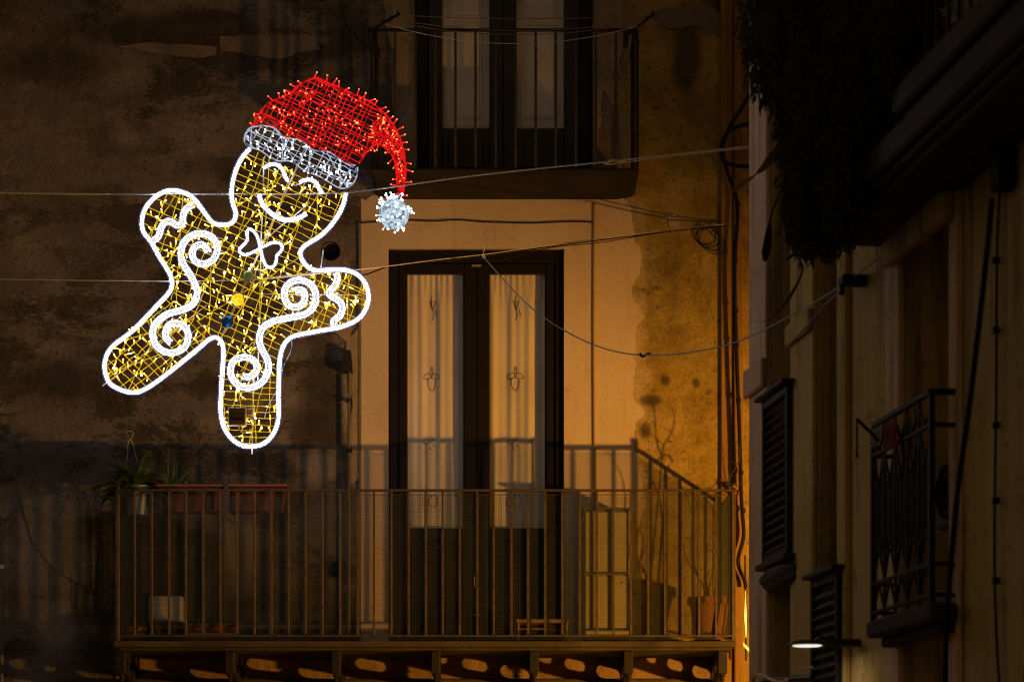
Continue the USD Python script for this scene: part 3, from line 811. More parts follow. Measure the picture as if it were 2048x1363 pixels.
yc = -0.46
t = thing('potted_shrub', 'leafless shrub in a big terracotta pot at the right end of the lower balcony', 'potted plant', (fx(1419, yc), yc, ZF))
hp = fz(1195, yc) - ZF - .012
MB().lathe(pot_profile(.085, .136, hp), (fx(1419, yc), yc, ZF + .012), 28).build('pot', 'terracotta', t, smooth=35)
MB().lathe([(0, 0), (.11, 0), (.125, .022), (.118, .022), (.105, .008), (0, .008)], (fx(1419, yc), yc, ZF), 28).build('saucer', 'terracotta', t, smooth=35)
MB().lathe([(.12, hp * .90), (.06, hp * .93), (0, hp * .94)], (fx(1419, yc), yc, ZF + .012), 16).build('soil', 'soil', t, smooth=True)
stems = [[(1398, 1196), (1392, 1140), (1381, 1100), (1384, 1050), (1380, 1010), (1366, 978), (1345, 950)], [(1412, 1196), (1395, 1150), (1374, 1118), (1370, 1080)], [(1406, 1196), (1424, 1150), (1420, 1100), (1408, 1110)],
         [(1420, 1196), (1410, 1130), (1416, 1090), (1428, 1062)], [(1430, 1196), (1434, 1130), (1432, 1040), (1418, 1004), (1402, 985)], [(1436, 1196), (1446, 1100), (1455, 1010), (1458, 972), (1462, 950), (1474, 930), (1480, 905), (1472, 880)],
         [(1458, 968), (1448, 940), (1446, 905), (1442, 880)], [(1456, 972), (1440, 958), (1426, 972), (1412, 975)]]
rr = random.Random(11)
for k, s_ in enumerate(stems):
    mb = MB(); pts = spline([P(a, b, yc + .05 * math.sin(k * 2.0)) for a, b in s_], .02)
    mb.tube(pts, np.linspace(.0065 if k < 6 else .004, .002, len(pts)), 6)
    for q in range(3, len(pts) - 2, 4):
        if rr.random() < .55:
            dd = np.array([rr.choice((-1, 1)) * rr.uniform(.5, 1), rr.gauss(0, .3), rr.uniform(.2, .9)])
            twig(mb, pts[q], dd / np.linalg.norm(dd), rr.uniform(.05, .16), .0024, 1, rr)
    mb.build('branch', 'bark', t)
# bucket with a fern hung on the rail
def frond(p, d, length, droop, rr, w=0.028):
    """an arching stalk with paired leaflets, one mesh"""
    mb = MB(); n = 12
    pts = [np.array(p, float)]; d = np.array(d, float)
    for k in range(n):
        d = d + np.array([0, 0, -droop / n]); d /= np.linalg.norm(d)
        pts.append(pts[-1] + d * length / n)
    pts = np.array(pts); mb.tube(pts, np.linspace(.0025, .0008, len(pts)), 4)
    side = np.cross(d, [0, 0, 1]); side /= np.linalg.norm(side) + 1e-9
    fine = poly_line(pts, length / 26)
    for k in range(2, len(fine)):
        L = w * math.sin(math.pi * min(1, (k + 3) / (len(fine) + 4))) * 1.5 + .006
        tt = fine[k] - fine[k - 1]; tt /= np.linalg.norm(tt)
        for s_ in (-1, 1):
            e = side * s_ + tt * .5 + np.array([0, 0, rr.uniform(-.5, .15)]); e /= np.linalg.norm(e)
            wv = np.cross(e, [0, 0, 1]); wv = tt * .006
            a = fine[k]
            mb.add([a, a + e * L * .5 + wv, a + e * L, a + e * L * .5 - wv], [[0, 1, 2], [0, 2, 3]])
    return mb


yc = -0.58
t = thing('fern_bucket', 'bushy dark fern in a pale grey bucket hung on the railing at the left', 'potted plant', (fx(278, yc), yc, fz(1030, yc)))
cb = np.array([fx(275, yc), yc, fz(1030, yc)])
MB().lathe([(0, 0), (.062, 0), (.082, .175), (.088, .175), (.088, .185), (.076, .185), (.07, .16), (0, .16)], cb, 24).build('bucket', 'bucket_plastic', t, smooth=35)
ct = cb + (0, 0, .17)
rr = random.Random(3)
for k in range(64):
    a = rr.uniform(0, 2 * math.pi); up = rr.uniform(.25, 1.5)
    d = np.array([math.cos(a), .55 * math.sin(a), up]); d /= np.linalg.norm(d)
    frond(ct + (rr.uniform(-.05, .05), rr.uniform(-.04, .04), 0), d, rr.uniform(.14, .33), rr.uniform(.9, 2.6), rr).build('frond', 'fern_leaf', t)
hk = MB(); hk.tube([ct + (-.075, 0, 0), ct + (-.085, -.1, .02), ct + (-.085, -.11, -.05)], .004, 5); hk.build('hook', 'black_iron', t)
t = thing('wire_hanger', 'thin wire hanger hooked on the wall above the fern', 'wire hanger', P(258, 900, -.02))
MB().tube(spline([P(a, b, -.03) for a, b in ((254, 866), (258, 861), (265, 863), (266, 871), (261, 877), (255, 905), (252, 922))], .01), .0016, 5).tube(spline([P(a, b, -.03) for a, b in ((261, 877), (266, 890), (272, 912), (276, 925))], .01), .0016, 5).build('wire', 'galvanised_wire', t)


def blade(p, d, length, w, bend, rr):
    mb = MB(); n = 9
    pts = [np.array(p, float)]; d = np.array(d, float) / np.linalg.norm(d)
    for k in range(n):
        d = d + np.array(bend) / n; d /= np.linalg.norm(d); pts.append(pts[-1] + d * length / n)
    V, Fc = [], []
    for k, q in enumerate(pts):
        ww = w * (1 - (k / n) ** 2.2) * (.7 + .3 * math.sin(math.pi * min(1, k / n * 2))) + .0006
        V += [q + (-ww, 0, 0), q + (0, ww * .7, 0), q + (ww, 0, 0), q + (0, .0015 + ww * .7, 0)]
        if k:
            b0 = 4 * (k - 1)
            for s_ in range(4):
                Fc.append([b0 + s_, b0 + (s_ + 1) % 4, b0 + 4 + (s_ + 1) % 4, b0 + 4 + s_])
    return mb.add(V, Fc)


def rail_planter(x0, x1, label, straps):
    y0 = yf + 0.028
    t = thing('rail_planter', label, 'planter', (fx((x0 + x1) / 2, y0), y0 + .07, fz(1022, y0)))
    za, zb_ = fz(967, y0), fz(1022, y0)
    a, b = fx(x0, y0), fx(x1, y0)
    MB().hull([(a + .02 + i, y0 + .012 + j, zb_) for i in (0, b - a - .04) for j in (0, .10)] + [(a + .006 + i, y0 + .002 + j, za - .02) for i in (0, b - a - .012) for j in (0, .13)]).build('trough', 'terracotta', t)
    rim = MB()
    rim.cbox((a - .008, y0 - .012, za - .0195), (b + .008, y0 + .012, za), .006).cbox((a - .008, y0 + .115, za - .0195), (b + .008, y0 + .14, za), .006)
    rim.cbox((a - .008, y0 + .0125, za - .0195), (a + .015, y0 + .1145, za), .006).cbox((b - .015, y0 + .0125, za - .0195), (b + .008, y0 + .1145, za), .006)
    rim.build('rim', 'terracotta', t)
    MB().box((a + .016, y0 + .013, za - .0195), (b - .016, y0 + .114, za - .008)).build('soil', 'soil', t)
    for px in straps:
        x = fx(px, y0)
        MB().cbox((x - .012, y0 - .004, zb_ - .006), (x + .012, y0 + .001, za - .021), .001).cbox((x - .012, y0 + .0015, zb_ - .006), (x + .012, y0 + .12, zb_ - .001), .001).build('strap', 'strap_plastic', t)
    return t, y0 + .065, za - .01


t, yy_, zz_ = rail_planter(314, 441, 'long terracotta rail planter with tall blade leaves beside the fern', (335, 425))
rr = random.Random(5)
for (px, dx, L, w_, bx_) in ((338, -.05, .27, .008, .05), (344, .12, .22, .009, -.1), (352, .55, .30, .007, .5), (356, .62, .33, .007, .35), (349, .0, .2, .008, .2), (361, .3, .16, .006, .5), (370, .5, .13, .005, .8), (376, .1, .15, .005, .1), (384, .25, .1, .004, .5), (390, .7, .14, .005, .8), (332, -.5, .2, .008, -.5), (328, -.3, .24, .009, -.9), (346, -.35, .22, .008, -.6)):
    blade((fx(px, yy_), yy_ + rr.uniform(-.03, .03), zz_), (dx, rr.uniform(-.1, .1), 1), L, w_, (bx_, 0, -.3), rr).build('leaf', 'blade_leaf', t)
t, yy_, zz_ = rail_planter(457, 571, 'shorter terracotta rail planter with one small sprout, right of the leafy one', (463, 559))
for (px, dx, L, w_) in ((460, -.1, .07, .013), (458, -.8, .05, .008), (462, .8, .045, .007), (525, -.3, .05, .003), (538, .1, .03, .003), (545, .2, .06, .003)):
    blade((fx(px, yy_), yy_, zz_), (dx, .05, 1), L, w_, (dx * .5, 0, -.2), rr).build('leaf', 'blade_leaf', t)

# floor of the balcony at the left
yc = -0.45
t = thing('terracotta_pot', 'small terracotta pot on the balcony floor in the left corner', 'pot', (fx(268, yc), yc, ZF))
MB().lathe(pot_profile(.065, .085, .11), (fx(266, yc), yc, ZF), 24).build('pot', 'terracotta', t, smooth=35)
t = thing('leafy_plant', 'low yellowish leafy plant in front of the white box on the balcony', 'plant', (fx(306, yc), yc, ZF))
rr = random.Random(8)
MB().lathe(pot_profile(.045, .06, .06), (fx(306, yc), yc, ZF), 20).build('pot', 'black_rubber', t, smooth=35)
for k in range(16):
    a = rr.uniform(0, 6.28)
    blade((fx(306, yc), yc, ZF + .05), (math.cos(a) * rr.uniform(.2, 1.2), math.sin(a) * .6, 1), rr.uniform(.08, .2), rr.uniform(.012, .022), (math.cos(a) * .9, math.sin(a) * .5, -1.6), rr).build('leaf', 'yellow_leaf' if k % 3 else 'fern_leaf', t)
yc = -0.2
t = thing('utility_box', 'square white meter box on the wall behind the left part of the railing', 'box', P(328, 1218, -.1))
MB().cbox(*bx(297, 364, 1191, 1243, -.14, -.001, -.14), c=.006).build('case', 'white_plastic', t)
MB().cbox(*bx(301, 360, 1195, 1239, -.148, -.1405, -.14), c=.003).build('lid', 'white_plastic', t)
yc = -0.4
t = thing('floor_planter', 'long low terracotta planter on the balcony floor under the railing', 'planter', (fx(425, yc), yc, ZF))
a, b, za = fx(376, yc), fx(476, yc), ZF + .13
MB().hull([(a + .015 + i, yc - .06 + j, ZF) for i in (0, b - a - .03) for j in (0, .12)] + [(a + i, yc - .075 + j, za - .018) for i in (0, b - a) for j in (0, .15)]).build('trough', 'terracotta', t)
MB().cbox((a - .01, yc - .085, za - .0175), (b + .01, yc + .085, za), .006).build('rim', 'terracotta', t)
for k in range(7):
    blade((fx(385 + k * 13, yc), yc, za), (rr.uniform(-.6, .6), 0, 1), rr.uniform(.05, .12), .01, (rr.uniform(-.6, .6), 0, -.8), rr).build('leaf', 'fern_leaf', t)

# ------------------------------------------------------------------ cables and pipes near the corner of the old house
t = thing('drain_conduit', 'dark conduit running down beside the corner pilaster, bulging near the glowing strip', 'pipe', P(1486, 1180, -.12))
path_px = [(1501, 184), (1478, 224), (1456, 262), (1446, 295), (1449, 325), (1461, 362), (1472, 392), (1475, 420), (1472, 480), (1469.5, 540), (1471, 640), (1475, 760), (1480, 900), (1486, 1040), (1487, 1075), (1481, 1098), (1476, 1120), (1480, 1140), (1489, 1160), (1491, 1175)]
MB().tube(spline([P(a, b, -.12) for a, b in path_px], .02), .0125, 8).build('tube', 'black_rubber', t, smooth=True)
for (a, b) in ((1463, 250), (1475, 408), (1470, 520), (1471, 620), (1473, 690), (1477, 800), (1482, 945), (1486, 1020)):
    q = P(a, b, -.12); MB().lathe([(0, -.014), (.0165, -.014), (.0175, 0), (.0165, .014), (0, .014)], q, 12).build('joint', 'black_rubber', t)
t = thing('cable_loop', 'thick black cable looping out from the corner of the right-hand house', 'cable', P(1446, 300, -.16))
MB().tube(spline([P(a, b, -.16) for a, b in ((1512, 248), (1490, 250), (1468, 256), (1452, 270), (1444, 292), (1443, 312), (1450, 324), (1462, 329), (1482, 332), (1512, 336))], .02), .0145, 8).build('cable', 'black_rubber', t, smooth=True)
t = thing('cable_coil', 'coil of thin black cable hanging on the ochre wall', 'cable', P(1418, 480, -.04))
rr = random.Random(4)
for k in range(4):
    c_, r0 = (1420 + rr.uniform(-6, 5), 478 + rr.uniform(-6, 8)), rr.uniform(20, 28)
    pts = [P(c_[0] + r0 * (1 + .06 * math.sin(3 * a + k)) * math.sin(a), c_[1] - r0 * .95 * math.cos(a + .2 * k), -.03 - .004 * k) for a in np.linspace(0, 6.0, 40)]
    MB().tube(pts, .0028, 5).build('turn', 'black_rubber', t, smooth=True)

YG = -2.4                                                           # the lit figure hangs in this plane


def cable(name, label, pts, r, mat, cat='cable', step=.05, twist=False):
    t = thing(name, label, cat, P(*pts[0]))
    p = spline([P(*q) for q in pts], step)
    mb = MB()
    if twist:
        for k in range(3):
            a = np.arange(len(p)) * step / 0.02 + k * 2.094
            mb.tube(p + r * .5 * np.c_[0 * a, np.cos(a), np.sin(a)], r * .62, 4)
    else:
        mb.tube(p, r, 5)
    mb.build('strand', mat, t, smooth=True)
    return t


t = cable('steel_rope', 'twisted steel rope crossing the street and holding the lit figure by its head', [(-60, 383, YG), (0, 385, YG), (300, 388, YG), (520, 388, YG), (690, 385, YG - .02), (860, 363, YG - .1), (1040, 341, YG - .25), (1210, 324, YG - .55), (1350, 309, YG - .8), (1500, 292, YG - 1.05)], .0042, 'galvanised_wire', step=.006, twist=True)
kn = MB(); kn.tube(spline([P(a, b, YG - .58) for a, b in ((1208, 324), (1214, 327), (1218, 322), (1225, 320), (1250, 318))], .01), .006, 6)
kn.tube(spline([P(a, b, YG - .6) for a, b in ((1212, 329), (1250, 325), (1300, 318), (1400, 306), (1500, 296))], .03), .0035, 5)
kn.build('splice', 'galvanised_wire', t, smooth=True)
low = [(-60, 557, YG), (0, 558, YG), (330, 562, YG), (520, 558, YG + .05), (640, 547, YG + .1), (736, 537, YG + .2), (860, 521, YG + .6), (965, 509, YG + 1.0), (1070, 494, YG + 1.5), (1240, 472, YG + 2.0), (1400, 453, YG + 2.33), (1468, 447, YG + 2.37)]
cable('support_cable', 'grey support cable from the left edge past the lit figure to the ochre wall', low, .0034, 'galvanised_wire')
bl = [(1466, 449, -.03), (1400, 456, -.06), (1240, 475, -.35), (1070, 497, -.85), (960, 513, -1.35), (840, 525, -1.8), (760, 538, -2.15), (735, 548, -2.22), (720, 548, -2.3)]
cable('feed_cable', 'black feed cable tied along the support cable to the figure\'s right hand', bl, .0042, 'black_rubber')
cable('feed_cable', 'second, thinner black cable hugging the support cable above the lower door', [(1440, 455, -.06), (1330, 464, -.2), (1180, 487, -.6), (1080, 499, -.85), (1000, 520, -1.1), (960, 512, -1.3)], .0028, 'black_rubber')
t = cable('dangling_wire', 'pale lilac wire sagging from a knot above the lower door to the right-hand house', [(967, 514, -1.35), (990, 540, -1.5), (1040, 594, -1.8), (1100, 643, -2.2), (1180, 686, -2.6), (1290, 710, -3.2), (1390, 703, -3.7), (1480, 681, -4.1), (1590, 626, -4.6), (1690, 566, -5.1), (1730, 532, -5.35)], .0038, 'lilac_wire')
kn = MB()
for k in range(3):
    q = P(966 + k, 511 + 2 * k, -1.36); kn.lathe([(0, -.006), (.009, -.004), (.009, .004), (0, .006)], q, 8)
kn.tube([P(966, 508, -1.37), P(969, 497, -1.37), P(970, 489, -1.37)], .003, 5)
kn.build('knot', 'galvanised_wire', t)
kn = MB(); kn.tube(spline([P(a, b, -3.2) for a, b in ((1280, 706), (1288, 712), (1296, 707), (1302, 711))], .006), .007, 6); kn.build('knot', 'black_rubber', t)

# ------------------------------------------------------------------ the lit gingerbread figure
fig = thing('light_figure', 'large wire gingerbread man in a red hat, outlined with white rope lights', 'light decoration', P(503, 893, YG))
OUT = [(500, 297), (481, 319), (469.6, 345), (463, 377), (463.5, 400), (467, 413), (471, 428), (466, 442), (452, 449), (440, 448.5), (428.5, 446), (417, 435), (399, 410), (381, 391), (359, 382), (341, 380), (319.5, 387), (300, 403), (287, 423), (283, 443), (287, 465), (298, 479), (310, 499), (321.5, 519), (337, 544), (343, 562), (342, 576), (333, 590), (313, 611), (281, 645), (248, 674), (229, 688), (214.5, 706), (209, 725), (210.5, 748), (219, 766), (235.5, 777), (256.5, 784), (271, 785), (290, 778.5), (310, 766), (337, 746), (369.5, 720), (402, 693), (419.5, 678.5), (432.5, 675), (442, 683), (446, 698), (445, 725), (443, 757), (440.6, 808), (442.6, 838), (451.5, 862), (465, 879), (483, 890), (503, 892.7), (523, 889), (540.6, 876), (552.5, 856), (557.4, 834), (557.4, 798), (558.4, 759), (559.4, 729), (562.4, 707), (568.3, 690), (578, 678), (590, 672), (618, 666), (650, 660), (677, 655.5), (699, 648), (718, 637), (731, 620), (737.5, 599), (736.4, 582), (729, 563), (716, 549), (697, 540.5), (678, 538), (650, 539), (633, 540), (618, 534.5), (606, 521), (601, 506), (606, 495.7), (620.8, 485), (637, 475), (655.7, 458.7), (672, 438), (684.5, 415.6), (689.6, 401), (691.6, 387)]
GP = lambda p, dy=0.0: np.array([P(a, b, YG + dy) for a, b in p])
nr = np.random.default_rng(2)


def rope(pts, r, dy=0.0, name='rope_light', closed=False, mat='rope_light', ripple=.34):
    q = GP(spline(pts, 1.6, closed), dy)
    n = len(q)
    rad = r * (1 + ripple * np.abs(np.sin(np.arange(n) * 0.9)) + nr.normal(0, .07, n)) * .86
    return MB().tube(q, rad, 8)


def offset(pts, d):
    q = spline(pts, 3.0)
    t_ = np.gradient(q, axis=0); t_ /= np.linalg.norm(t_, axis=1, keepdims=True)
    return q + d * np.c_[-t_[:, 1], t_[:, 0]]


HALO = MB()  # collects the halo tubes added around the ropes


def halo_tube(pts, r, dy):
    global HALO
    HALO.tube(GP(spline(pts, 4.0), dy), r, 8)


halo_tube(OUT, .0158, -.012)
rope(OUT, .0078, -.012).build('outline_rope', 'rope_light', fig, smooth=True)
MB().tube(GP(offset(OUT, -4.6)), .0045, 6).build('outline_frame', 'light_rod', fig, smooth=True)
SW1 = [(415.6, 504.7), (411.7, 495), (401.8, 489), (391, 493), (384.5, 506.7), (388, 518.6), (399, 526.5), (412.7, 526.5), (426.5, 518.6), (433.5, 504.7), (433.5, 489), (424.5, 475), (410.7, 468), (395, 467), (380, 473), (369, 483), (363, 497), (362, 512.7), (367, 528.5), (377, 544), (387, 562), (393.5, 578), (393.7, 591), (388, 605), (376, 614.5), (355, 622), (334, 628.4), (318, 640), (308, 652.6), (305.7, 670.4), (311, 688), (322.7, 699.4), (338.8, 705), (355, 702.7), (369.5, 693), (376, 677), (374, 660.7), (364.6, 650), (350, 646), (337, 651), (331.5, 662), (333, 675), (342, 685)]
SW2 = [(588.5, 583), (597, 579), (606.6, 582), (609.8, 595), (603, 609), (590.6, 614), (576.8, 609), (569, 595), (570, 578), (582, 564), (599, 560), (616, 565), (628, 578), (632, 595), (627, 612), (612, 627), (590.6, 633), (565, 637.7), (539.6, 645), (524.7, 657), (519, 671.7), (520.5, 690), (528, 706), (534.7, 719), (536.6, 737), (530.7, 755), (516.8, 769), (497, 775), (477, 770), (464, 755), (461.4, 737), (468, 721), (483, 714.5), (499, 715.5), (511, 725), (513.9, 739), (507, 749), (495, 753), (485, 751)]
CU1 = [(388, 409), (373, 417.6), (366, 433), (363, 448), (353, 450), (343, 443.5), (331.4, 444), (322.5, 455), (317.5, 471), (307, 480)]
CU2 = [(672.5, 546), (674.7, 559), (667, 574), (658, 586), (671.5, 597), (682, 606), (684, 620.6), (678, 633), (668, 641), (669, 650)]
for pts, nm in ((SW1, 'swirl_rope'), (SW2, 'swirl_rope'), (CU1, 'cuff_rope'), (CU2, 'cuff_rope')):
    halo_tube(pts, .0235, -.02)
    for s_ in (-1, 1):
        rope(offset(pts, s_ * 4.4), .0042, -.02).build(nm, 'rope_light', fig, smooth=True)
    MB().tube(GP(spline(pts, 3.0), -.005), .0035, 5).build('swirl_frame', 'light_rod', fig, smooth=True)
B1 = [(521, 495.7), (516, 477), (506, 461.5), (497.5, 458), (493.8, 467), (494.4, 479), (485, 491.6), (478.5, 501), (485, 508), (499.6, 507), (512, 501), (521, 496)]
B2 = [(522, 495), (536.5, 488.5), (553, 484.4), (563, 489.5), (563, 500), (554.5, 510), (552, 522.4), (546, 533), (536.5, 534.2), (528, 522.4), (523, 506), (521.5, 497)]
for b_ in (B1, B2):
    halo_tube(b_, .0125, -.03)
    rope(b_, .0062, -.03).build('bow_rope', 'rope_light', fig, smooth=True)
SMILE = [(519, 389), (522, 403), (532.4, 417.6), (547, 430), (563, 438), (579.7, 440), (596, 436), (612.6, 427)]
halo_tube(SMILE, .0175, -.03)
rope(SMILE, .0105, -.03).build('smile_rope', 'rope_light', fig, smooth=True)
for e_ in ([(527, 337), (536.5, 330.5), (551, 328.5), (563, 336.5), (569.4, 350), (575.6, 361)], [(599, 365), (610.5, 360), (623, 360), (633, 367), (639, 377.6), (645.4, 386)]):
    halo_tube(e_, .0150, -.03); rope(e_, .0082, -.03).build('eye_rope', 'rope_light', fig, smooth=True)
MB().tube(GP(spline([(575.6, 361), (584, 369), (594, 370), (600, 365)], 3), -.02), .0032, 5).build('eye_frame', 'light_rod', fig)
HALO.build('clear_jacket', 'clear_jacket', fig, smooth=True, kind='stuff')
# rods that stiffen the figure
for (a_, b_, r_, mt) in (((617, 282), (436, 690), .0065, 'frame_rod'), ((524, 425), (515, 775), .0042, 'light_rod'), ((522, 557), (670, 541), .0036, 'frame_rod'), ((524, 588), (722, 590), .0030, 'light_rod'), ((414, 610), (204, 772), .0038, 'frame_rod'), ((508, 730), (504, 908), .0048, 'light_rod'), ((647, 500), (641, 541), .0034, 'light_rod'), ((527, 315), (527, 380), .0042, 'light_rod'), ((620, 405), (520, 487), .0045, 'frame_rod'), ((505, 270), (502, 300), .004, 'light_rod')):
    MB().tube(GP([a_, b_], .012), r_, 6).build('frame_rod', mt, fig)

BODY = Polygon(spline(OUT, 3.0)).buffer(0)
BODY = max(BODY.geoms, key=lambda g: g.area) if hasattr(BODY, 'geoms') else BODY
bow = unary_union([Polygon(b_).buffer(0) for b_ in (B1, B2)])
legR, legL = sbox(430, 742, 570, 900), Polygon([(200, 560), (345, 600), (432, 672), (432, 800), (200, 800)])


def net_lines(poly, ang, gap, jit, r, skip=0.0):
    """parallel strings across a polygon, slightly uneven"""
    a = math.radians(ang); d = np.array([math.cos(a), math.sin(a)]); nn = np.array([-d[1], d[0]])
    c = np.array(poly.centroid.coords[0]); R_ = 700
    out = []
    for k in np.arange(-R_, R_, gap):
        if r.random() < skip:
            continue
        o = c + nn * (k + r.uniform(-jit, jit)); e = d + nn * r.uniform(-.04, .04)
        g = LineString([o - e * R_, o + e * R_]).intersection(poly)
        for s_ in getattr(g, 'geoms', [g]):
            if s_.length > 4:
                out.append(np.array(s_.coords))
    return out


def strings(lines, r, dy, rr, wob=.6):
    mb = MB()
    for l in lines:
        n = max(2, int(np.linalg.norm(l[-1] - l[0]) / 9))
        p = l[0] + (l[-1] - l[0]) * np.linspace(0, 1, n + 1)[:, None]
        p[1:-1] += np.array([[rr.gauss(0, wob), rr.gauss(0, wob)] for _ in range(n - 1)]).reshape(-1, 2)
        q = GP(p, dy); q[:, 1] += [rr.gauss(0, .002) for _ in q]
        mb.tube(q, r, 4)
    return mb


def bulbs(lines, count, rr, ln, rs, rt, poly, big=.06, dy=-.012):
    """LED sleeves and their lit tips set along the strings"""
    sl_, tp_ = MB(), MB()
    w_ = np.array([np.linalg.norm(l[-1] - l[0]) for l in lines]); w_ = w_ / w_.sum()
    pick = np.random.default_rng(rr.randrange(10 ** 6)).choice(len(lines), count, p=w_)
    ico = trimesh.creation.icosphere(0, 1.0)
    for i in pick:
        l = lines[i]; t_ = rr.random(); p = l[0] + (l[-1] - l[0]) * t_
        if not poly.buffer(-2).contains(Point(p)):
            continue
        a = rr.choice((.6, 1.57, 1.57, 2.2, 4.7, 4.7, 2.6)) + rr.gauss(0, .4)
        d = np.array([math.cos(a), rr.uniform(-.9, .1), math.sin(a)]); d /= np.linalg.norm(d)
        o = P(p[0], p[1], YG + dy); e = o + d * ln
        sl_.tube([o, o + d * ln * .85], [rs, rs * 1.25], 6)
        s_ = rt * (2.1 if rr.random() < big * 1.6 else rr.uniform(.8, 1.15))
        tp_.add(ico.vertices * s_ * (1, 1, 1) + e, ico.faces)
    return sl_, tp_


rr = random.Random(21)
torso = BODY.difference(legR).difference(legL).difference(bow)
L1 = net_lines(torso, 25, 14.5, 2.0, rr) + net_lines(torso, -70, 27, 5.0, rr) + net_lines(torso, -55, 80, 18, rr) + net_lines(torso, -88, 90, 24, rr) + net_lines(torso, -33, 120, 30, rr)
L2 = net_lines(BODY.intersection(legR), 2, 12.5, 1.5, rr) + net_lines(BODY.intersection(legR), -76, 42, 6, rr) + net_lines(BODY.intersection(legR), 87, 30, 4, rr)
L3 = net_lines(BODY.intersection(legL), 46, 15, 2, rr) + net_lines(BODY.intersection(legL), -38, 18, 3, rr) + net_lines(BODY.intersection(legL), -62, 46, 8, rr) + net_lines(BODY.intersection(legL), -18, 60, 8, rr)
ALL = L1 + L2 + L3
strings(ALL, .0023, .0, rr).build('yellow_strings', 'yellow_lead', fig, kind='stuff')
s_, t_ = bulbs(ALL, 520, rr, .025, .0042, .0042, BODY.difference(bow))
s_.build('amber_sleeves', 'amber_sleeve', fig, kind='stuff'); t_.build('warm_bulbs', 'warm_led', fig, kind='stuff')

# hat: red net, white brim, bobble
WAVE = [(711, 331), (690, 326), (672.8, 314), (660, 305), (641, 302), (626, 300), (613, 290), (598, 280), (579, 277), (564, 272), (553.6, 260), (538.7, 253), (519.6, 252), (505.7, 254)]
CROWN = [(505.7, 253), (517.5, 230), (534.5, 208.7), (555.7, 198), (579, 187), (596, 172.5), (617.5, 160), (636.6, 156.6), (651.5, 164), (672.8, 172.5), (694, 183), (726, 196), (753.6, 213), (775, 234), (792, 260), (802.5, 285), (809, 313), (811, 343), (809, 370), (804.7, 391.7)]
TAIL = [(798, 386), (794, 360), (792, 334), (785.5, 313), (772.8, 298), (758, 289), (745, 292.5), (732, 305), (717.5, 327)]
hat = Polygon(list(spline(CROWN, 4)) + list(spline(TAIL, 4)) + list(spline(WAVE, 4))).buffer(0)
BRIM_LOW = [(505.7, 254), (494, 262), (492, 290), (513, 298), (532, 308.7), (553.6, 321.5), (579, 322), (596, 332), (613, 343), (630, 349), (651.5, 360), (664, 368), (687.7, 377), (702.6, 370), (713, 353), (715, 334)]
brim = Polygon(list(spline(BRIM_LOW, 4)) + list(spline(WAVE, 4))).buffer(0)
hl = net_lines(hat, 25, 8.4, 1.2, rr) + net_lines(hat, -66, 10.5, 2.2, rr, .12) + net_lines(hat, 27, 40, 8, rr) + net_lines(hat, -40, 70, 10, rr)
tail_box = sbox(745, 240, 830, 400)
hl2 = net_lines(hat.intersection(tail_box), 70, 7, 3, rr) + net_lines(hat.intersection(tail_box), -60, 9, 3, rr) + net_lines(hat.intersection(tail_box), 10, 9, 3, rr)
strings(hl + hl2, .0030, .004, rr, .45).build('red_strings', 'red_lead', fig, kind='stuff')
ed = MB()
for p_ in (CROWN, TAIL):
    ed.tube(GP(spline(p_, 3), -.004), .0058, 6)
ed.build('hat_edge', 'red_lead', fig, smooth=True)
s_, t_ = bulbs(hl + hl2 + hl2, 180, rr, .018, .0034, .0046, hat, .02)
rim_s, rim_t = MB(), MB(); ico = trimesh.creation.icosphere(0, 1.0)
for p_, sgn in ((CROWN, 1), (TAIL, 1)):
    q = spline(p_, 13.0); tg = np.gradient(q, axis=0)
    for k in range(len(q)):
        if rr.random() < .75:
            n_ = np.array([tg[k][1], -tg[k][0]]) / np.linalg.norm(tg[k]) * sgn
            a_ = math.atan2(n_[1], n_[0]) + rr.gauss(0, .5)
            L_ = rr.uniform(8, 15)
            p2 = q[k] + L_ * np.array([math.cos(a_), math.sin(a_)])
            o, e = P(*q[k], YG - .01), P(*p2, YG - .02)
            rim_s.tube([o, o + (e - o) * .85], .0042, 6); rim_t.add(ico.vertices * .0052 + e, ico.faces)
for m_ in (rim_s,):
    s_.v += m_.v; s_.f += [f + s_.n for f in m_.f]; s_.n += m_.n
t_.v += rim_t.v; t_.f += [f + t_.n for f in rim_t.f]; t_.n += rim_t.n
s_.build('red_sleeves', 'red_sleeve', fig, kind='stuff'); t_.build('red_bulbs', 'red_led', fig, kind='stuff')
bl_ = net_lines(brim, 26, 9.5, 1.6, rr) + net_lines(brim, -62, 15, 3, rr) + net_lines(brim, -85, 55, 10, rr) + net_lines(brim, 60, 60, 10, rr)
strings(bl_, .0027, .0, rr).build('white_strings', 'white_lead', fig, kind='stuff')
ed = MB()
ed.tube(GP(spline(WAVE, 3), -.006), .0042, 6).tube(GP(spline(BRIM_LOW, 3), -.004), .0042, 6)
ed.build('brim_edge', 'white_lead', fig, smooth=True)
s_, t_ = bulbs(bl_, 80, rr, .024, .0036, .0044, brim, .04)
s_.build('white_sleeves', 'pale_sleeve', fig, kind='stuff'); t_.build('white_bulbs', 'cold_led', fig, kind='stuff')
pc, pr = P(788, 428, YG), .082
mb = MB()
for k in range(46):
    a_ = np.array([rr.gauss(0, 1) for _ in range(3)]); a_ /= np.linalg.norm(a_)
    b_ = np.cross(a_, [0.3, .5, .8]); b_ /= np.linalg.norm(b_); c_ = np.cross(a_, b_)
    th_ = np.linspace(0, 2 * math.pi, 26)
    mb.tube(pc + pr * rr.uniform(.95, 1.0) * (np.cos(th_)[:, None] * b_ + np.sin(th_)[:, None] * c_), .0028, 4)
bob = mb.build('bobble', 'bobble_lead', fig, kind='stuff')
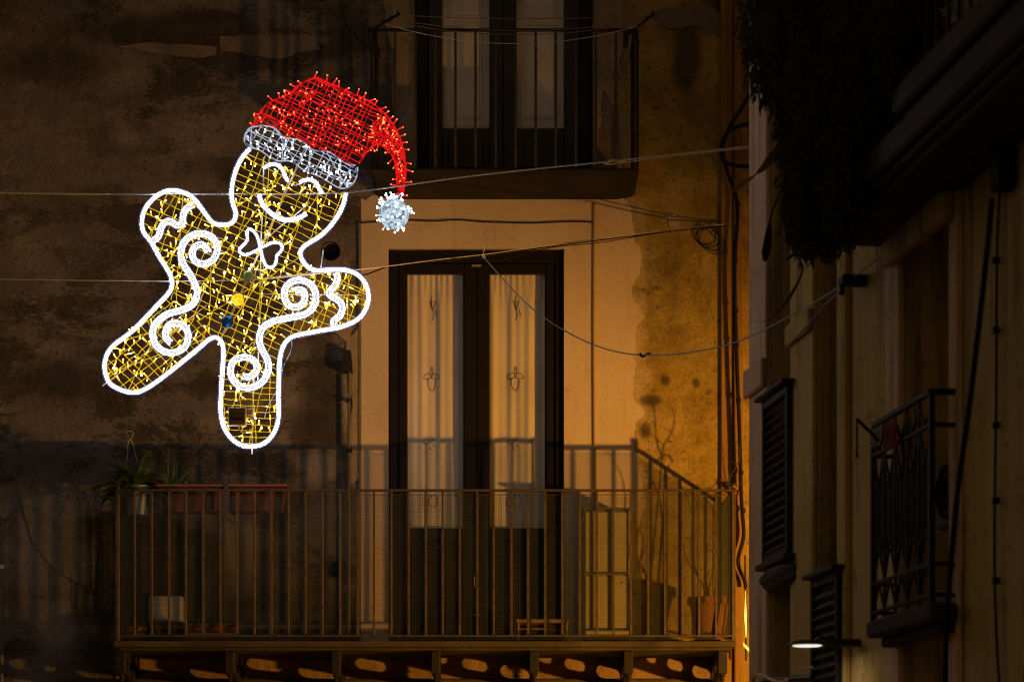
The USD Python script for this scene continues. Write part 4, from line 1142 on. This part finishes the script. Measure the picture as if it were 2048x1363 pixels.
mb, mt_ = MB(), MB()
for k in range(66):
    d = np.array([rr.gauss(0, 1), -abs(rr.gauss(0, 1)) if k % 3 else rr.gauss(0, .4), rr.gauss(0, 1)]); d /= np.linalg.norm(d)
    L_ = rr.uniform(.004, .03) if k % 4 else .038
    mb.tube([pc + d * pr, pc + d * (pr + L_)], .0038, 6); mt_.add(ico.vertices * rr.uniform(.0048, .008) + pc + d * (pr + L_), ico.faces)
mb.build('bobble_sleeves', 'pale_sleeve', fig, kind='stuff'); mt_.build('bobble_bulbs', 'cold_led', fig, kind='stuff')
MB().tube([P(800, 388, YG), P(794, 400, YG), pc + (0, 0, pr)], .004, 6).tube([P(803, 386, YG), P(790, 398, YG), pc + (.01, 0, pr)], .004, 6).build('bobble_tie', 'white_lead', fig)
# coat buttons
for (a_, b_, mt) in ((497, 552, 'green_jewel'), (475, 599, 'amber_jewel'), (454, 642, 'blue_jewel')):
    q = P(a_, b_, YG - .03)
    bt = MB().lathe([(0, -.014), (.02, -.011), (.034, 0.0), (.034, .006), (0, .006)], q, 20, 'y').build('button', mt, fig)
    th_ = np.linspace(0, 2 * math.pi, 30)
    MB().tube(q + np.c_[.040 * np.cos(th_), 0 * th_, .040 * np.sin(th_)], .0022, 5).build('button_ring', 'frame_rod', bt)
# power unit in the leg
yb_ = YG - .05
cs = MB().cbox(*bx(456.5, 492, 813.5, 850, yb_, yb_ + .04, yb_), c=.004).build('power_unit', 'box_grey', fig)
MB().box(*bx(459, 489.5, 816, 847.5, yb_ - .002, yb_ - .0005, yb_)).build('label_plate', 'box_label', cs)
MB().box(*bx(462, 489, 834, 840, yb_ - .0035, yb_ - .0022, yb_)).build('label_stripe', 'label_stripe', cs)
pr_ = MB()
for k, w_ in enumerate((4, 2.5, 3.5, 3, 4.5)):
    x_ = 464 + k * 4.6; pr_.box(*bx(x_, x_ + w_, 826, 829.5 - (k % 2), yb_ - .0035, yb_ - .0022, yb_))
pr_.build('print', 'label_print', cs)
MB().cbox(*bx(494, 506.5, 816, 829.5, yb_, yb_ + .03, yb_), c=.003).build('junction_box', 'junction_beige', fig)
MB().tube(spline([P(a, b, YG - .04) for a, b in ((493, 834), (503, 833), (510, 840), (508, 850), (500, 858), (486, 864), (478, 858), (480, 851))], 1 / 150), .0042, 6).build('lead', 'junction_beige', fig, smooth=True)
MB().tube(spline([P(a, b, YG - .02) for a, b in ((583, 681), (578, 710), (566, 735), (560, 765), (548, 790), (535, 815), (529, 838))], 1 / 100), .002, 5).build('lead', 'white_lead', fig, smooth=True)

# ------------------------------------------------------------------ the house on the right
rb = thing('right_house', 'ochre house on the right seen steeply along its dark front', 'building', C0)
SMAX, HT = 6.0, 9.0


def rbox(mb, s0, s1, o0, o1, z0_, z1__, c=0.0):
    (mb.cbox if c else mb.box)(*(((s0, o0, z0_), (s1, o1, z1__)) + ((c,) if c else ())))
    return mb


def S(px):
    return R(px, 800, 0.0)[0]


# main wall with recessed window bays
edges = [('recess', S(1546), S(1588)), ('recess', S(1638), S(1684)), ('door_recess', S(1812), S(1911))]
mb = MB(); prev = 0.0
for (_, a, b) in edges + [('', SMAX, SMAX)]:
    if prev < a:
        rbox(mb, prev, a, -0.45, 0.0, 0.0, HT)
    prev = b
mb.local().build('wall', 'ochre_house', rb)
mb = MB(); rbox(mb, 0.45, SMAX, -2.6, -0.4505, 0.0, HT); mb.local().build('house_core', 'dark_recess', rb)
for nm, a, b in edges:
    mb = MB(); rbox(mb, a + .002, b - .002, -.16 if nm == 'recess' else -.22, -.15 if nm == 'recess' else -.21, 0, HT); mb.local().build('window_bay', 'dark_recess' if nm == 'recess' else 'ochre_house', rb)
# corner pilaster, weathered, with its ledge; other pilasters
mb = MB(); rbox(mb, -.02, S(1544), .0, .03, 0, HT, .006); mb.local().build('pilaster', 'pinkish_house', rb, label='weathered pinkish corner pilaster')
mb = MB(); rbox(mb, S(1590), S(1636), .0005, .025, 0, HT, .006); mb.local().build('pilaster', 'ochre_house', rb)
mb = MB(); rbox(mb, S(1686), S(1703), .0005, .03, 0, HT, .006); mb.local().build('pilaster', 'ochre_house', rb)
for (a, b) in ((1784, 1811), (1912, 1928)):
    mb = MB(); rbox(mb, S(a), S(b), .0005, .03, 0, HT, .006); mb.local().build('pilaster', 'pinkish_house', rb)
zl0, zl1 = R(1497, 792, .05)[2], R(1512, 735, .05)[2]
mb = MB(); rbox(mb, -.03, S(1545), .0305, .06, zl0, zl0 + .14, .008); mb.local().build('ledge', 'pinkish_house', rb)
z_ = R(1590, 681, .04)[2]
mb = MB(); rbox(mb, S(1589), S(1637), .0255, .05, z_, z_ + .10, .008); mb.local().build('ledge', 'ochre_house', rb)
# shutters standing a little proud of their bays
for (pxl, pxr, ytop, ybot) in ((1523, 1573, 805, 1130), (1620, 1673, 1160, 1500)):
    of = .055
    s0, _, zt_ = R(pxl, ytop, of); s1 = R(pxr, ytop, of)[0]; zb_ = R(pxl, ybot, of)[2]
    mb = MB(); rbox(mb, s0, s0 + .03, .015, of, zb_, zt_, .003); rbox(mb, s1 - .03, s1, .015, of, zb_, zt_, .003); rbox(mb, s0 + .031, s1 - .031, .015, of, zt_ - .04, zt_, .003); rbox(mb, s0 + .031, s1 - .031, .015, of, zb_, zb_ + .04, .003)
    sh = mb.local().build('shutter', 'shutter_wood', rb)
    n_ = int((zt_ - zb_ - .08) / .045)
    for k in range(n_):
        zc = zb_ + .045 + k * .045
        mb = MB(); mb.hull([(s, o, zc + dz) for s in (s0 + .031, s1 - .031) for o, dz in ((.02, .03), (.026, .034), (of - .006, 0), (of, .004))]); mb.local().build('slat', 'shutter_wood', sh)
    mb = MB(); rbox(mb, s0 - .02, s1 + .04, .0, of + .035, zt_ + .0005, zt_ + .022, .005); mb.local().build('shutter_hood', 'shutter_wood', sh)
    if ytop == 805:
        mb = MB(); rbox(mb, s0 - .02, s1 + .05, .0, of + .03, zb_ - .03, zb_ - .0005, .005); mb.local().build('sill_board', 'shutter_wood', sh)
        ic = trimesh.creation.icosphere(3, 1.0); v = np.array(ic.vertices)
        v = v * np.array([(s1 - s0) * .5 + .05, .075, .075]) * (1 + .35 * (meshkit.fbm(v * 2.3 + 5, 4, 3) - .5))[:, None]
        v[:, 2] = np.minimum(v[:, 2], .045)
        MB().add(v + ((s0 + s1) / 2 + .02, .02, zb_ - .085), ic.faces).local().build('broken_sill', 'stone_sill', rb)
# lit lintel over the balcony door and narrow dark window in its recess
z_ = R(1815, 505, .05)[2]
mb = MB(); rbox(mb, S(1800), S(1925), .0305, .08, z_, z_ + .12, .01); mb.local().build('lintel', 'ochre_house', rb)
mb = MB(); rbox(mb, S(1881), S(1899), -.2095, -.195, R(1890, 790, -.2)[2] - 1.2, R(1885, 568, -.2)[2]); mb.local().build('window', 'dark_panel', rb)
# upper balconies: dark slabs with mouldings
for (pxl, py, outw, thick, px_end) in ((1620, 497, .34, .16, None), (1783, 262, .36, .15, None)):
    s0, _, z_ = R(pxl, py, outw)
    mb = MB(); rbox(mb, s0, SMAX, .0, outw, z_ + .05, z_ + thick, .012); rbox(mb, s0 + .03, SMAX, .0, outw - .03, z_ + .025, z_ + .0495, .008); rbox(mb, s0 + .06, SMAX, .0, outw - .06, z_, z_ + .0245, .008)
    bl2 = mb.local().build('balcony', 'slab_brown', rb)
    zr_ = z_ + thick + .85
    mb = MB(); rbox(mb, s0 + .03, SMAX - .2, outw - .06, outw - .03, zr_, zr_ + .02, .004); mb.local().build('handrail', 'black_iron', bl2)
    mb = MB(); rbox(mb, s0 + .03, s0 + .06, .0, outw - .0605, zr_, zr_ + .02, .004); mb.local().build('handrail', 'black_iron', bl2)
    for k in range(26):
        s_ = s0 + .045 + k * .11
        mb = MB(); rbox(mb, s_ - .007, s_ + .007, outw - .052, outw - .038, z_ + thick + .0005, zr_ - .0005); mb.local().build('baluster', 'black_iron', bl2)
# wrought-iron balcony in front of the door
OFF = .12
s0, s1 = R(1747, 854, OFF)[0], R(1863, 782, OFF)[0]
zt_, z2_, z3_, zb_ = R(1863, 782, OFF)[2], R(1863, 848, OFF)[2], R(1867, 1125, OFF)[2], R(1871, 1186, OFF)[2]
mb = MB(); rbox(mb, s0 - .04, s1 + .05, .0305, OFF + .02, zb_ - .10, zb_ - .03, .012); rbox(mb, s0, s1 + .01, .0305, OFF - .03, zb_ - .14, zb_ - .1005, .008)
ib = mb.local().build('balcony', 'slab_brown', rb)
for z_, r_ in ((zt_, .011), (z2_, .008), (z3_, .008), (zb_, .008)):
    mb = MB(); rbox(mb, s0, s1, OFF - r_, OFF + r_, z_ - r_, z_ + r_, .003); mb.local().build('rail', 'black_iron', ib)
    for s_ in (s0, s1):
        mb = MB(); rbox(mb, s_ - r_, s_ + r_, .03, OFF - r_ - .0005, z_ - r_, z_ + r_, .003); mb.local().build('rail', 'black_iron', ib)
n_ = 5
for k in range(n_ + 1):
    s_ = s0 + (s1 - s0) * k / n_
    r_ = .011 if k in (0, n_) else .0055
    mb = MB(); rbox(mb, s_ - r_, s_ + r_, OFF - r_, OFF + r_, zb_ - .03, zt_ - .0115); mb.local().build('bar', 'black_iron', ib)
for k in range(0, n_, 1):
    sa, sb_ = s0 + (s1 - s0) * k / n_, s0 + (s1 - s0) * (k + 1) / n_
    mid = (sa + sb_) / 2; zq = z2_ - (z2_ - z3_) * .28; zp = z3_ + (z2_ - z3_) * .28
    mb = MB()
    for (A_, B_) in (((sa, zt_ - .03), (mid, z2_)), ((sb_, zt_ - .03), (mid, z2_)), ((sa, z2_), (mid, zq)), ((sb_, z2_), (mid, zq)), ((mid, zq), (mid, zp)), ((mid, zp), (sa, z3_)), ((mid, zp), (sb_, z3_)), ((mid, z3_), (sa, zb_)), ((mid, z3_), (sb_, zb_))):
        mb.tube([(A_[0], OFF, A_[1]), (B_[0], OFF, B_[1])], .006, 5)
    for e_ in (.25, .75):
        x_ = sa + (sb_ - sa) * e_
        mb.tube([(x_, OFF, zq + .04), (x_, OFF, zp - .04)], .005, 5).tube([(x_, OFF, zq + .04), (mid, OFF, zq)], .005, 5).tube([(x_, OFF, zp - .04), (mid, OFF, zp)], .005, 5)
    for z_ in (zq, zp):
        mb.lathe([(0, -.012), (.012, 0), (0, .012)], (mid, OFF, z_), 6)
    mb.local().build('scroll', 'black_iron', ib)
# things on that balcony
q0, q1 = R(1880, 945, .0), R(1918, 1010, .0)
t = thing('outdoor_unit', 'dim outdoor air unit with a round fan behind the wrought-iron balcony', 'air conditioner', RW(R(1897, 1010, -.05)[0], -.05, R(1897, 1010, -.05)[2]))
sc_, _, zc_ = R(1895, 982, .0)
mb = MB(); rbox(mb, sc_ - .14, sc_ + .14, -.19, .0, zc_ - .13, zc_ + .10, .01); mb.local().build('case', 'grey_conduit', t)
th_ = np.linspace(0, 2 * math.pi, 28)
for r_ in (.095, .055):
    MB().tube(np.c_[sc_ + r_ * np.cos(th_), 0 * th_ + .008, zc_ + r_ * np.sin(th_)], .009, 6).local().build('fan_ring', 'black_rubber', t)
mb = MB()
for k in range(6):
    a = k * math.pi / 3; mb.tube([(sc_, .008, zc_), (sc_ + .095 * math.cos(a), .008, zc_ + .095 * math.sin(a))], .004, 4)
mb.local().build('fan_grille', 'black_rubber', t)
t = thing('laundry_arm', 'dark laundry arm sticking out left of the wrought-iron balcony', 'laundry arm', RW(*R(1755, 880, .13)))
a_, b_ = R(1758, 880, .14), R(1714, 838, .26)
MB().tube([a_, b_], .007, 6).local().build('arm', 'black_iron', t)
MB().tube([b_, (b_[0], b_[1], b_[2] - .12), (b_[0], b_[1], b_[2] - .15)], [.004, .004, .007], 6).local().build('drop', 'black_iron', t)


def hung_cloth(name, label, px0, px1, py0, py1, mat, off, seed):
    s0_, _, z0_ = R(px0, py0, off); s1_ = R(px1, py0, off)[0]; z1__ = R(px0, py1, off)[2]
    t_ = thing(name, label, 'cloth', RW(s0_, off, z1__))
    n1, n2 = 16, 12
    g_s, g_z = np.meshgrid(np.linspace(s0_, s1_, n1), np.linspace(z1__, z0_, n2))
    o_ = off + .012 * np.sin((g_s - s0_) / (s1_ - s0_) * 14 + seed) * (1 - (g_z - z1__) / (z0_ - z1__) * .7)
    g_z = g_z - .015 * np.sin((g_s - s0_) / (s1_ - s0_) * 6 + seed) * (g_z < z1__ + .03)
    i, j = np.meshgrid(np.arange(n2 - 1), np.arange(n1 - 1), indexing='ij')
    q = np.stack([i * n1 + j, i * n1 + j + 1, (i + 1) * n1 + j + 1, (i + 1) * n1 + j], -1).reshape(-1, 4)
    MB().add(np.stack([g_s, o_, g_z], -1).reshape(-1, 3), q).local().build('sheet', mat, t_, smooth=True)


hung_cloth('cloth', 'pale cloth draped at the left end of the wrought-iron balcony', 1746, 1766, 858, 888, 'pale_cloth', .15, 1)
hung_cloth('cloth', 'dark red cloth over the wrought-iron balcony rail', 1766, 1790, 848, 898, 'red_cloth', .15, 3)
hung_cloth('cloth', 'smaller dark red cloth hanging deeper in the wrought-iron balcony', 1802, 1824, 868, 912, 'red_cloth', .08, 5)
# cables on its wall
for lab, pts, r_ in (('thick black cable slanting down across the right-hand house', [(1984, 396), (1972, 520), (1952, 700), (1936, 830), (1918, 960), (1906, 1080), (1896, 1210), (1890, 1380)], .011),
                     ('thin black cable with clips hanging straight down near the right edge', [(2001, 372), (1996, 450), (1993, 700), (1991, 900), (1989, 1100), (1992, 1250), (2000, 1380)], .0055)):
    q = np.array([R(a, b, .16 if r_ > .01 else .02) for a, b in pts])
    t = thing('wall_cable', lab, 'cable', RW(*q[-1]))
    MB().tube(spline(q, .03), r_, 6).local().build('cable', 'black_rubber', t, smooth=True)
    if r_ < .01:
        for k in (520, 660, 850, 1000, 1160):
            MB().cbox(np.array(R(1992, k, .02)) - .012, np.array(R(1992, k, .02)) + .012, .003).local().build('clip', 'black_rubber', t)
a_ = R(1994, 308, .04); b_ = R(2014, 372, .04)
t = thing('cable_box', 'small dark junction box on the wall where the two cables start', 'junction box', RW(*R(2004, 372, .0)))
MB().cbox((a_[0], .001, b_[2]), (b_[0], .07, a_[2]), .01).local().build('case', 'black_rubber', t)
# bracket where the lilac wire ends
t = thing('wire_bracket', 'dark iron wall bracket that holds the end of the lilac wire', 'bracket', RW(*R(1712, 562, .0)))
a_ = R(1702, 562, .06)
MB().cbox((a_[0] - .03, .0005, a_[2] - .02), (a_[0] + .05, .11, a_[2] + .02), .006).local().build('arm', 'black_iron', t)
MB().tube([(a_[0], .1, a_[2] - .02), (a_[0], .1, a_[2] - .06)], .012, 6).local().build('hook', 'black_iron', t)
q = np.array([R(a, b, .06) for a, b in ((1586, 682), (1610, 655), (1650, 610), (1690, 572), (1725, 540), (1790, 490))])
t = thing('thin_strut', 'thin cable running up along the wall to the iron bracket', 'cable', RW(*q[0]))
MB().tube(q, .004, 5).local().build('cable', 'line_cord', t)
# lamp on an arm
t = thing('street_lamp', 'flat black street lamp on an arm with its white underside lit', 'street lamp', RW(*R(1722, 1284, .0)))
sL, _, zL = R(1612, 1288, .24)
prof = []
mb = MB()
v = trimesh.creation.icosphere(3, 1.0); vv = np.array(v.vertices) * (.10, .085, .02); vv[:, 2] = np.where(vv[:, 2] < 0, vv[:, 2] * .15, vv[:, 2])
mb.add(vv + (sL, .235, zL), v.faces); mb.local().build('lamp_head', 'lamp_black', t, smooth=40)
mb = MB(); mb.lathe([(0, -.0085), (.055, -.008), (.064, -.0045), (.064, -.004), (0, -.004)], (sL, .235, zL), 28); dif = mb.local().build('diffuser', 'lamp_white', t, smooth=40)
mb = MB(); rbox(mb, sL - .02, sL + .02, .001, .16, zL - .008, zL + .026, .006); mb.local().build('arm', 'lamp_black', t)
MB().tube([(sL, .15, zL + .022), (sL, .20, zL + .05)], .006, 6).local().build('stay', 'lamp_black', t)
lp = UsdLux.DiskLight.Define(stage, t + '/bulb')
lw = RW(sL, .235, zL - .03) - LOC[t]
lp.CreateRadiusAttr(.06); lp.CreateIntensityAttr(STREET_POWER); lp.CreateNormalizeAttr(True); lp.CreateColorAttr((1.0, .82, .55)); lp.AddTranslateOp().Set(tuple(map(float, lw)))
# awning frame at the bottom edge
t = thing('awning_frame', 'bent steel awning frame with dark roller at the foot of the right-hand house', 'awning frame', RW(*R(1560, 1380, .2)))
MB().tube(spline([R(a, b, .22) for a, b in ((1506, 1375), (1508, 1355), (1513, 1349), (1522, 1349), (1538, 1356), (1575, 1358))], .01), .008, 8).local().build('front_tube', 'steel_tube', t, smooth=True)
MB().tube(spline([R(a, b, .1) for a, b in ((1582, 1352), (1602, 1340), (1625, 1334))], .01), .009, 8).local().build('side_tube', 'steel_tube', t, smooth=True)
MB().tube([R(1528, 1361, .2), R(1625, 1354, .1)], .016, 8).local().build('roller', 'lamp_black', t, smooth=40)
a_ = R(1600, 1364, .1)
MB().hull([R(1585, 1366, .14), R(1622, 1358, .1), R(1622, 1376, .1), R(1585, 1378, .14), R(1586, 1366, .13), R(1623, 1358, .09)]).local().build('canvas', 'white_plastic', t)

# evergreen trailing over the upper balcony, and the leaf cactus hanging from it
t = thing('trailing_evergreen', 'dense dark evergreen trailing down over the upper right balcony', 'plant', RW(*R(1640, 480, .3)))
rr = random.Random(31)
mb = MB(); st = MB()
sb0 = R(1620, 497, .34)[0]
clumps = []
for (px, py, off, rad) in [(1600, 230, .36, .10), (1625, 300, .38, .12), (1600, 340, .36, .09), (1640, 380, .38, .12), (1600, 420, .34, .08), (1650, 440, .36, .10), (1610, 460, .34, .07), (1660, 260, .36, .14), (1600, 150, .36, .14), (1560, 90, .38, .13), (1540, 40, .38, .12), (1530, 130, .4, .10), (1520, 10, .36, .12), (1600, 40, .36, .16), (1680, 120, .34, .18), (1660, 20, .34, .18), (1750, 60, .32, .18), (1700, 200, .34, .16), (1760, 160, .3, .16), (1700, 330, .36, .12), (1690, 420, .35, .09), (1540, 175, .38, .06), (1510, 80, .38, .07), (1640, 160, .36, .14), (1580, 270, .37, .06), (1720, 280, .33, .13), (1820, 40, .3, .16), (1830, 120, .28, .12)]:
    clumps.append((R(px, py, off), rad, px))
for (c_, rad, off_px) in clumps:
    for k in range(int((500 if off_px < 1570 else 1300) * (rad / .12) ** 2)):
        d = np.array([rr.gauss(0, 1) for _ in range(3)]); d *= rad * (rr.random() ** .6 * 1.25) / (np.linalg.norm(d) + 1e-9)
        p = np.array(c_) + d * (1.0, .8, 1.25)
        e = np.array([rr.gauss(0, .5), rr.gauss(0, .5), -1.0 + rr.gauss(0, .5)]); e /= np.linalg.norm(e)
        wv = np.cross(e, [rr.gauss(0, 1), rr.gauss(0, 1), .2]); wv /= np.linalg.norm(wv) + 1e-9
        L = rr.uniform(.025, .10) * (.6 if rr.random() < .5 else 1); w_ = rr.uniform(.003, .010)
        mb.add([p, p + e * L * .5 + wv * w_, p + e * L, p + e * L * .5 - wv * w_], [[0, 1, 2], [0, 2, 3]])
mb.local().build('foliage', 'dark_leaf', t, kind='stuff')
for k in range(14):
    c_, rad, _ = clumps[rr.randrange(len(clumps))]
    p0 = np.array(c_) + (0, 0, rad)
    mb = MB(); mb.tube(spline([p0, p0 + (rr.gauss(0, .05), .02, -rad), p0 + (rr.gauss(0, .08), .0, -2.2 * rad)], .03), .004, 5); mb.local().build('stem', 'bark', t)
t = thing('leaf_cactus', 'leaf cactus with long flat dark stems dangling left of the evergreen', 'plant', RW(*R(1568, 290, .36)))
CO = .38


def flat_stem(pts, wid):
    q = np.array([R(a, b, CO) for a, b in pts]); q = spline(q, .01)
    t_ = np.gradient(q, axis=0); t_ /= np.linalg.norm(t_, axis=1, keepdims=True)
    sd = np.cross(t_, [0, 1.0, 0]); sd = np.stack([sd[:, 0], np.zeros(len(q)), sd[:, 2]], 1)
    view = np.cross(t_, N)                                            # flat side towards the street
    u_ = np.linspace(0, 1, len(q)); ww = np.interp(u_, *zip(*wid))
    # width direction lies in the picture-facing plane: along s is foreshortened, so use off (street-ward) and z
    wd = np.stack([np.zeros(len(q)), -t_[:, 2], t_[:, 1]], 1); wd /= np.linalg.norm(wd, axis=1, keepdims=True) + 1e-9
    V, Fc = [], []
    for k in range(len(q)):
        V += [q[k] - wd[k] * ww[k], q[k] + np.array([.004, 0, 0]), q[k] + wd[k] * ww[k], q[k] - np.array([.004, 0, 0])]
        if k:
            b0 = 4 * (k - 1)
            for s_ in range(4):
                Fc.append([b0 + s_, b0 + (s_ + 1) % 4, b0 + 4 + (s_ + 1) % 4, b0 + 4 + s_])
    return MB().add(V, Fc).local()


for pts, wid in (([(1570, 268), (1556, 292), (1540, 318), (1512, 349)], [(0, .004), (.15, .004), (.45, .019), (.8, .018), (1, .003)]), ([(1512, 349), (1495, 360), (1480, 371), (1466, 384)], [(0, .003), (.4, .018), (.75, .021), (1, .007)]),
                 ([(1570, 355), (1558, 390), (1545, 422), (1540, 440)], [(0, .004), (.6, .005), (1, .004)]), ([(1540, 440), (1537, 470), (1533, 500), (1530, 522)], [(0, .003), (.35, .017), (.8, .020), (1, .008)]),
                 ([(1584, 470), (1592, 510), (1605, 538), (1592, 572), (1572, 604), (1548, 632), (1528, 643), (1510, 641)], [(0, .005), (.3, .005), (.45, .009), (.65, .006), (.85, .006), (1, .002)]), ([(1568, 205), (1556, 211), (1542, 216)], [(0, .003), (.5, .008), (1, .004)])):
    flat_stem(pts, wid).build('flat_stem', 'cactus', t)

# ------------------------------------------------------------------ added glowing strip in the gap, and the alley lamp
t = thing('slim_lamp', 'slim added glowing strip in the gap beside the right-hand house', 'lamp', P(1492, 1302, -.2))  # added glow for an edge brightly caught by the alley lamp
n_ = 24; u_ = np.linspace(0, 1, n_)
q = np.array([P(1490.5 + 1.5 * a, 1180 + 94 * a, -.2) for a in u_])
MB().tube(q, .0012 + .0060 * np.sin(np.pi * np.clip(u_ * .95, 0, 1)) ** 2 * (u_ > .0), 8).build('tube', 'strip_glow', t, smooth=True)
MB().hull([P(a, b, y) for a, b in ((1486, 1283), (1499, 1296), (1499, 1304), (1487, 1291)) for y in (-.24, -.2)]).build('lens', 'strip_glow', t)
MB().tube([P(1490, 1110, -.17), P(1492, 1320, -.17)], .006, 6).build('backplate', 'black_iron', t)
t = thing('alley_lamp', 'sodium wall lantern on the alley side of the right-hand house', 'lamp', LAMP)
MB().lathe([(0, .20), (.03, .195), (.19, .15), (.20, .145), (.03, .185), (0, .185)], LAMP, 28).build('hood', 'lamp_black', t, smooth=40)
MB().tube([LAMP + (0, -.40, .24), LAMP + (0, -.1, .24), LAMP + (0, 0, .205)], .012, 8).build('arm', 'lamp_black', t)
sp = UsdLux.SphereLight.Define(stage, t + '/bulb')
sp.CreateRadiusAttr(.04); sp.CreateIntensityAttr(ALLEY_POWER); sp.CreateNormalizeAttr(True); sp.CreateColorAttr((1.0, .45, .055))
